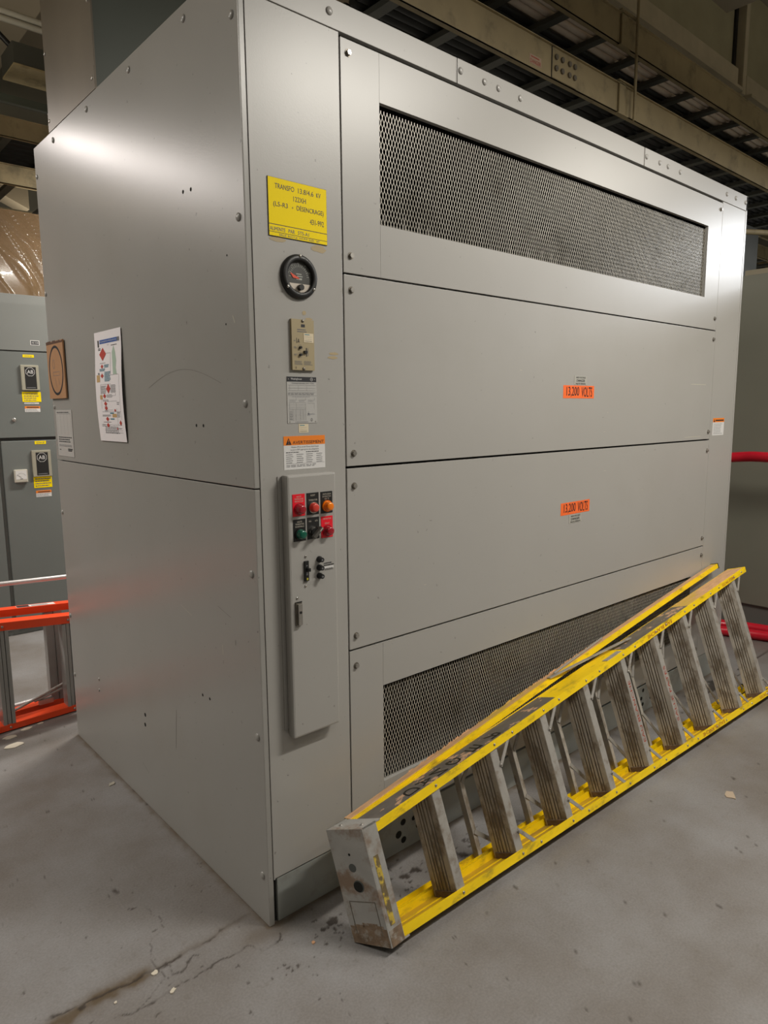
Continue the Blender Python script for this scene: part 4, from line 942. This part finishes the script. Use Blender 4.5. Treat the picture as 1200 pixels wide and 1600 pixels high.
def mwarn(a0, b0, a1, b1, label):
    s = Sheet((0, YM, 0), **FR); s.base(a0, b0, a1, b1, WHITE, .001); t = b0 + .62 * (b1 - b0); s.rect(a0, t, a1, b1, ORG); s.rect(a0 + .12 * (a1 - a0), t + .004, a0 + .92 * (a1 - a0), t + .010, INK, 2); s.micro(a0 + .004, b0 + .003, a1 - .004, t - .002, 3, INKL)
    tag(s.build('warning_sticker'), label, 'sticker')
mwarn(.364, 1.546, .462, 1.585, 'small orange and white sticker on the upper motor control door'); mwarn(.392, .957, .493, 1.002, 'small orange and white sticker on the lower motor control door')
s = Sheet((0, YM, 0), **FR); s.base(.364, 1.600, .457, 1.610, WHITE, .001); s.micro(.368, 1.602, .452, 1.608, 1, INKL); tag(s.build('name_strip'), 'thin white name strip under the upper yellow circuit label', 'label')
s = Sheet((0, YM, 0), **FR); s.base(.432, 1.996, .490, 2.028, WHITE, .001); s.rect(.436, 2.000, .486, 2.024, INK); s.text('AB 2100', .440, 2.006, .482, 2.018, WHITE); tag(s.build('maker_label'), 'small black and white maker label on the light grey wireway cover', 'label')
m = MB(); m.cyl((.291, YM, 1.494), (0, -1, 0), .013, .006, STEEL, 18, dome=.003); m.build('door_latch', MC)
m = MB(); m.box((.260, YM - .02, 1.068), (.345, YM, 1.157), mat('meter_cream', (0.50, 0.47, 0.40), 0.4), bev=.006); mt_ = m.build('panel_meter', MC)
s = Sheet((0, YM - .02, 0), **FR); s.t = 0; s.rect(.268, 1.09, .337, 1.15, WHITE)
for k in range(9): a = math.radians(150 - 15 * k); s.rect(.302 + .03 * math.cos(a) - .001, 1.10 + .03 * math.sin(a) - .001, .302 + .03 * math.cos(a) + .001, 1.10 + .03 * math.sin(a) + .004, INKG, 2)
s.poly([(.302, 1.100), (.304, 1.102), (.278, 1.122), (.277, 1.121)], INK, 2); s.rect(.294, 1.092, .312, 1.096, INKG, 2); s.build('dial', mt_)

# brown crate wrapped in film on top of the cabinets
m = MB(); m.box((-.6, YM + .06, 2.327), (.95, YM + .5, 2.875), BROWN, bev=.004); cr = m.build('crate_side')
CR = thing('wrapped_crate', 'brown cardboard crate wrapped in wrinkled clear film on top of the motor control cabinets', 'crate', loc=(0, 0, 0))
cr.name = 'carton'; cr.parent = CR
nu, nv = 120, 60; vs = []; fs = []
for i in range(nu + 1):
    for j in range(nv + 1):
        x = -.6 + 1.55 * i / nu; z = 2.33 + .545 * j / nv
        t = (x * 1.0 + z * 0.62); d = .012 * max(0, math.sin(t * 21 + 2.5 * math.sin(z * 7))) ** 14 + .006 * max(0, math.sin(t * 57 + 3 * math.sin(x * 7 + z * 3))) ** 20
        vs.append((x, YM + .052 - d, z))
for i in range(nu):
    for j in range(nv): a = i * (nv + 1) + j; fs.append((a, a + nv + 1, a + nv + 2, a + 1))
m = MB(); m.add(vs, fs, FILM, True); m.build('clear_film', CR)

# ================================================================== RED-ORANGE LADDER (left, behind the enclosure)
CLEANAL = mat('clean_aluminium', (0.36, 0.355, 0.34), 0.35, metal=0.4, noise=0.06)
RL = thing('extension_stepladder', 'orange-red ladder with grey aluminium treads lying on its edge behind the transformer', 'ladder', loc=(0, 0, 0))
sl_ = 0.06
def yb(x, y): return y + sl_ * (x - 0.0)
def rail(name, x0, x1, y, d, z0a, z0b, z1a, z1b, mt, parent=RL):
    """beam whose bottom goes z0a->z0b and top z1a->z1b from x0 to x1"""
    m = MB(); p = [(x0, yb(x0, y), z0a), (x1, yb(x1, y), z0b), (x1, yb(x1, y) + d, z0b), (x0, yb(x0, y) + d, z0a), (x0, yb(x0, y), z1a), (x1, yb(x1, y), z1b), (x1, yb(x1, y) + d, z1b), (x0, yb(x0, y) + d, z1a)]
    m.hexa(p, mt); o = m.build(name, parent); fix_normals(o); return o
xa, xb = -1.5, 1.15
def zt(x, a, b): return a + (b - a) * (x + .227) / .303
# near section
near_y = 1.985
ztop = lambda x: 0.548 - 0.105 * (x + .227)
r1_ = rail('front_rail', xa, xb, near_y, .075, ztop(xa) - .040, ztop(xb) - .040, ztop(xa), ztop(xb), LRED)
r2_ = rail('front_rail', xa, xb, near_y, .075, .006, .006, .036, .036, LRED)
far_y = 2.13
zt2 = lambda x: 0.572 - 0.085 * (x + .2)
r3_ = rail('rear_rail', xa, xb, far_y, .06, zt2(xa) - .036, zt2(xb) - .036, zt2(xa), zt2(xb), LRED)
r4_ = rail('rear_rail', xa, xb, far_y, .06, .004, .004, .034, .034, LRED)
for k in range(8):
    x = -1.48 + 0.305 * k
    m = MB(); y0 = yb(x, near_y) + .002
    for j in range(3): m.box((x + .019 * j, y0 + .004 * (j % 2), .036), (x + .019 * j + .016, y0 + .07, ztop(x + .03) - .041), CLEANAL)
    m.build('tread', RL)
    for z, pr in ((ztop(x) - .024, r1_), (.02, r2_)):
        m = MB(); m.cyl((x + .03, yb(x + .03, near_y) , z), (0, -1, 0), .006, .001, STEEL, 12, dome=.003); m.build('rivet', pr)
for k in range(5):
    x = -0.563 + 0.61 * (k - 0) if k != 1 else 0.047
    m = MB(); m.box((x - .040, yb(x, 2.135), .034), (x - .001, yb(x, 2.185), zt2(x) - .037), CLEANAL); m.box((x + .001, yb(x, 2.130), .034), (x + .040, yb(x, 2.180), zt2(x) - .037), CLEANAL)
    if x < 1.1: m.build('tread', RL)
m = MB()
def onr(a, b): x = a; return (x, yb(x, far_y) + b, zt2(x) + .0008)
m.add([onr(-.12, .012), onr(.065, .012), onr(.065, .05), onr(-.12, .05)], [(0, 1, 2, 3)], WHITE); m.add([(p[0], p[1], p[2] + .0005) for p in (onr(-.118, .014), onr(-.06, .014), onr(-.06, .048), onr(-.118, .048))], [(0, 1, 2, 3)], INK)
for k in range(5): m.add([(p[0], p[1], p[2] + .0005) for p in (onr(-.05, .016 + .006 * k), onr(.03, .016 + .006 * k), onr(.03, .018 + .006 * k), onr(-.05, .018 + .006 * k))], [(0, 1, 2, 3)], INKL)
m.build('safety_decal', r3_)
s = MB(); s.box((-.16, yb(-.16, near_y) + .01, .06), (-.155, yb(-.16, near_y) + .012, .061), LALU)
for (x0, z0, x1, z1) in ((-.09, .075, .05, .105), (-.21, .05, .06, .13)):
    m = MB(); m.tube([(x0, yb(x0, 2.09), z0), (x1, yb(x1, 2.09), z1)], .007, LALU, 8); m.build('stay_rod', RL)
m = MB(); m.box((-.07, 2.075, .05), (.0, 2.095, .075), STEEL); m.build('lock_bracket', RL)

TUBEM = mat('bright_aluminium', (0.62, 0.60, 0.60), 0.35, metal=0.5)
GF = thing('aluminium_guard_frame', 'bright aluminium tube frame with a wide upright standing behind the orange-red ladder', 'frame', loc=(0, 0, 0))
m = MB(); m.tube([(xa, yb(xa, 2.26), .75), (xb, yb(xb, 2.26), .60)], .013, TUBEM, 16); m.build('top_tube', GF)
m = MB(); m.tube([(xa, yb(xa, 2.26), .014), (xb, yb(xb, 2.26), .014)], .013, TUBEM, 16); m.build('bottom_tube', GF)
for x in (-1.2, 1.05):
    m = MB(); m.box((x - .055, yb(x, 2.255), .014), (x - .001, yb(x, 2.27), .70 - .057 * (x + .035)), LALU); m.box((x + .001, yb(x, 2.252), .014), (x + .055, yb(x, 2.267), .70 - .057 * (x + .035)), LALU); m.build('upright', GF)

# ================================================================== CABLE TRAYS OVER THE ENCLOSURE
def tray(name, label, x0, x1, y0, y1, z0, h, sp, off, group, cables, clamps=(), ochre=False):
    T = thing(name, label, 'cable tray', group)
    for y, sg in ((y0, 1), (y1, -1)):
        m = MB(); m.box((x0, y, z0), (x1, y + sg * .004, z0 + h), OLIVE); m.box((x0, y, z0 + h - .004), (x1, y - sg * .012, z0 + h), OLIVE); m.box((x0, y, z0), (x1, y + sg * .028, z0 + .004), OLIVE); m.build('side_rail', T)
    x = x0 + off
    while x < x1:
        m = MB(); m.box((x, y0 + .004, z0 + .006), (x + .05, y1 - .004, z0 + .03), RUNG); m.build('rung', T); x += sp
    return T
def cables(label, x0, x1, ys_, z, r, sag, mt, group):
    for k, y in enumerate(ys_):
        m = MB(); n = 24; rr_ = r * random.uniform(.8, 1.05); ph = random.uniform(0, 6)
        m.tube([(x0 + (x1 - x0) * i / n, y + .003 * math.sin(ph + i * .7), z + rr_ + .002 + abs(.004 * math.sin(ph + i))) for i in range(n + 1)], rr_, random.choice(mt), 8)
        tag(m.build('power_cable'), label, 'cable', group)
TA = tray('cable_tray', 'lower ladder cable tray running above the transformer front, with riveted joint', 0.95, 9.0, .5, 1.12, 3.105, .145, .34, .05, None, None)
TB = tray('cable_tray', 'upper ladder cable tray hung on a threaded rod above the other tray', 0.95, 9.0, .5, 1.12, 3.44, .15, .339, .179, None, None)
cables('dark power cable lying in the lower ladder tray above the transformer', 0.95, 9.0, [.56 + .05 * k for k in range(11)], 3.14, .02, 0, [CABLE], 'cables in the lower tray')
cables('dark power cable lying in the upper ladder tray above the transformer', 0.95, 9.0, [.745 + .05 * k for k in range(7)], 3.475, .02, 0, [CABLE], 'cables in the upper tray')
PALEC = mat('added_pale_cable', (0.78, 0.66, 0.54), 0.6)  # cables added in a bright colour to give lit patches between rungs
cables('added pale beige cable giving the bright patches between the upper tray rungs', 0.95, 9.0, [.590, .640, .690], 3.475, .022, 0, [PALEC], 'added pale cables in the upper tray')
# joint plates, clamps, bolts, label on lower tray rail
m = MB(); m.box((2.008, .4965, 3.110), (2.21, .4995, 3.232), OLIVE); jp = m.build('splice_plate', TA)
for x in (2.035, 2.085, 2.145, 2.19):
    for z in (3.205, 3.155):
        m = MB(); m.cyl((x, .4965, z), (0, -1, 0), .013, .009, DULLB, 6); m.build('bolt', jp)
m = MB(); m.box((2.003, .4975, 3.107), (2.007, .4995, 3.25), BLACK); m.build('joint_gap', TA)
s = Sheet((0, .5, 0), **FR); s.base(1.835, 3.125, 1.925, 3.165, mat('red_white_label', (0.42, 0.30, 0.22), .6), .0006); s.text('DANGER', 1.84, 3.128, 1.92, 3.145, REDINK); s.micro(1.845, 3.15, 1.915, 3.162, 1, REDINK); s.build('warning_label', TA)
for T_, z0, h in ((TA, 3.105, .145), (TB, 3.44, .15)):
    m = MB(); m.box((2.60, .488, z0 - .012), (2.66, .496, z0 + h + .01), OLIVE); m.box((2.58, .478, z0 + h + .004), (2.74, .50, z0 + h + .010), OLIVE); m.box((2.58, .478, z0 - .014), (2.68, .50, z0 - .008), OLIVE); m.build('clamp', T_)
m = MB(); m.tube([(2.715, .465, 3.08), (2.715, .465, 5.19)], .008, OLIVE, 8); tag(m.build('threaded_rod'), 'thin vertical threaded rod passing in front of both cable tray clamps', 'rod')
# second tray column further back (dark lattice seen under the first)
TC_ = tray('cable_tray', 'dark wide ladder tray running deeper above the transformer roof', 0.95, 9.0, 1.35, 2.1, 3.05, .12, .30, .1, None, None)
cables('dark cable in the deeper tray over the transformer roof', 0.95, 9.0, [1.45 + .07 * k for k in range(8)], 3.09, .025, 0, [CABLE, CABLE, CABLEO], 'cables in the deep tray')
# left background trays
TD = tray('cable_tray', 'beige ladder tray over the motor control cabinets, lower of the two', -2.5, 2.0, 3.6, 4.7, 3.03, .125, .34, .17, None, None)
TE = tray('cable_tray', 'beige ladder tray over the motor control cabinets, upper of the two', -2.5, 2.0, 3.6, 4.7, 3.325, .125, .34, .17, None, None)
cables('dark cable in the upper tray over the motor control cabinets', -2.5, 2.0, [3.8 + .09 * k for k in range(9)], 3.36, .03, 0, [CABLE], 'cables over the control cabinets')
m = MB(); m.box((-2.5, 4.2, 3.77), (2.2, 4.24, 3.822), BUSG); m.box((-2.5, 4.24, 3.77), (2.2, 4.25, 3.80), BLACK); tag(m.build('channel_strut'), 'dark green-grey channel strut crossing the upper left corner', 'strut')
m = MB(); m.box((.64, 4.2, 4.05), (1.1, 4.5, 4.2), mat('dark_box', (0.06, 0.06, 0.05), .5), bev=.003); m.box((.64, 4.19, 4.035), (1.1, 4.5, 4.05), OLIVE); tag(m.build('junction_box'), 'dark square junction box hanging in the upper left background', 'box')
m = MB(); m.tube([(.53, 4.3, 4.31), (.66, 4.3, 4.20)], .02, BLACK, 10); m.tube([(.53, 4.3, 4.31), (.5, 4.3, 4.6)], .01, BLACK, 8); tag(m.build('black_plug'), 'small black plug and cord above the dark junction box', 'plug')
for z, lab in ((4.385, 'upper pale conduit crossing the top left corner'), (4.335, 'lower pale conduit crossing the top left corner')):
    m = MB(); m.tube([(-2.5, 4.2, z + .02), (2.2, 4.2, z - .02)], .022, mat('pale_conduit', (0.42, 0.40, 0.34), .5), 12); tag(m.build('conduit'), lab, 'conduit')
m = MB(); m.hexa([(.2, 5.0, 3.55), (.9, 5.0, 3.25), (.9, 5.2, 3.25), (.2, 5.2, 3.55), (.2, 5.0, 4.05), (.9, 5.0, 3.45), (.9, 5.2, 3.45), (.2, 5.2, 4.05)], CONC); o = m.build('trim_9'); struct(o)
# duct in upper right
DUCTL = mat('duct_flange_lit', (0.42, 0.36, 0.25), .55, noise=.15, nscale=6)  # paler than the duct body; light on flange and rib put into the colour
DU = thing('ventilation_duct', 'large olive painted duct with a ribbed seam in the top right corner', 'duct')
m = MB(); m.box((1.0, 1.24, 4.28), (9.5, 1.9, 5.18), DUCTM); m.build('body', DU)
for a, b in ((1.0, 5.66), (5.84, 9.5)):
    m = MB(); m.box((a, 1.13, 4.245), (b, 1.24, 4.27), DUCTL); m.box((a, 1.18, 4.27), (b, 1.24, 4.44), DUCTL, bev=.004); m.build('bottom_flange', DU)
m = MB(); m.box((5.69, 1.15, 4.24), (5.76, 1.24, 5.18), DUCTL, bev=.006); m.box((5.65, 1.22, 4.25), (5.689, 1.24, 5.18), BLACK); m.build('seam_rib', DU)

# ================================================================== RIGHT BACKGROUND
RC = thing('equipment_cabinet', 'dark grey equipment cabinet beyond the right end of the transformer', 'cabinet')
m = MB(); m.box((4.1, -1.6, .16), (5.2, 1.0, 2.42), mat('cabinet_green_grey', (0.235, 0.232, 0.185), .45, noise=.06, nscale=3), bev=.004); m.build('body', RC)
m = MB(); m.box((4.12, -1.58, 0), (5.18, .98, .158), mat('plinth', (0.16, 0.155, 0.14), .6)); m.build('plinth', RC)
m = MB(); m.box((4.2, .15, 2.421), (4.6, .43, 2.47), mat('beige_box', (.36, .31, .22), .6), bev=.003); tag(m.build('flat_box'), 'flat beige box lying on top of the right-hand dark grey cabinet', 'box')
m = MB(); m.box((5.0, .9, 2.6), (5.6, 1.4, 3.05), mat('dark_box', (0.06, 0.06, 0.05), .5), bev=.004); m.box((5.0, 1.1, 2.0), (5.5, 1.3, 2.6), BUSG); tag(m.build('distribution_box'), 'dark metal box behind the right-hand grey cabinet', 'box')
m = MB(); m.tube([(3.6, 1.1, 2.80), (5.4, .3, 2.86)], .02, OLIVE, 8); tag(m.build('pipe'), 'thin pale pipe above the right-hand grey cabinet', 'pipe')
def hose(pts, label, n=220, r=.034):
    P_ = [Vector(p) for p in pts]; out = []
    def cr_(p0, p1, p2, p3, t): return 0.5 * ((2 * p1) + (-p0 + p2) * t + (2 * p0 - 5 * p1 + 4 * p2 - p3) * t * t + (-p0 + 3 * p1 - 3 * p2 + p3) * t ** 3)
    Q = [P_[0]] + P_ + [P_[-1]]; seg = len(P_) - 1
    for i in range(n + 1):
        t = i / n * seg; k = min(int(t), seg - 1); out.append(cr_(Q[k], Q[k + 1], Q[k + 2], Q[k + 3], t - k))
    m = MB(); m.tube(out, r, HOSE, 14, rfun=lambda i: r * (1.0 if i % 2 else .90))
    return tag(m.build('corrugated_hose'), label, 'hose')
hose([(3.55, 1.5, .9), (3.62, 1.0, 1.05), (3.75, .45, 1.18), (3.80, .23, 1.215), (3.80, .05, 1.22), (3.82, -.3, 1.20), (3.85, -.7, 1.05), (3.88, -1.1, .6), (3.9, -1.3, .1)], 'red corrugated hose looping at waist height in front of the dark cabinet', n=360)
hose([(3.45, 1.6, .036), (3.75, .6, .036), (3.92, .28, .036), (3.99, .05, .036), (4.02, -.3, .036), (4.0, -.9, .036)], 'red corrugated hose on the floor nearer the dark cabinet plinth', n=340)
hose([(3.30, 1.5, .036), (3.60, .6, .036), (3.78, .20, .036), (3.86, -.05, .036), (3.9, -.4, .036), (3.85, -.9, .036)], 'red corrugated hose on the floor farther from the dark cabinet plinth', n=340)

# ================================================================== DEBRIS ON THE FLOOR
def chip(x, y, r, mt, label, seed, cat='paint chip', el=1.6, rot=0.5):
    rd = random.Random(seed); n = 11; m = MB(); ca, sa = math.cos(rot), math.sin(rot); pt = []
    for i in range(n):
        a = 2 * math.pi * i / n; q = r * rd.uniform(.65, 1.1); u, v = q * el * math.cos(a), q * math.sin(a); pt.append((x + u * ca - v * sa, y + u * sa + v * ca))
    vs = [(a, b, .0002) for a, b in pt] + [(a, b, .002 + .002 * rd.random()) for a, b in pt]
    m.add(vs, [tuple(range(n))[::-1], tuple(range(n, 2 * n))] + [(i, (i + 1) % n, n + (i + 1) % n, n + i) for i in range(n)], mt)
    return tag(m.build('paint_chip'), label, cat)
chip(-.321, -.025, .007, MARK, 'curled pink-white chip on the cracked floor strip', 1)
chip(-.332, .066, .009, MARK, 'pale flat chip beside the brown dirt in the floor crack', 2, el=1.1)
chip(1.762, -.623, .022, mat('tan_chip', (.42, .33, .24), .8), 'tan flake lying on the open floor right of the ladder', 3)
chip(-.257, 1.80, .030, MARK, 'large cream flake on the floor in front of the orange-red ladder', 4, rot=0)
chip(-.255, 1.90, .020, MARK, 'small cream flake against the lower rail of the orange-red ladder', 5, rot=0)
chip(-.17, 1.945, .018, MARK, 'middle cream flake against the lower rail of the orange-red ladder', 6, rot=0)
chip(-.10, 1.965, .012, MARK, 'tiny cream flake nearest the enclosure by the orange-red ladder', 7, rot=0)
chip(.061, -.138, .006, mat('orange_chip', (.6, .33, .18), .8), 'tiny orange chip on the floor left of the ladder cap', 8, el=1.1)
chip(-.048, 1.145, .012, mat('grey_chip', (.36, .33, .27), .8), 'flat grey-beige chip near the left bottom edge of the enclosure', 9)
chip(-.45, .04, .004, MARK, 'tiny white crumb at the lower end of the cracked strip', 10, el=1.1)
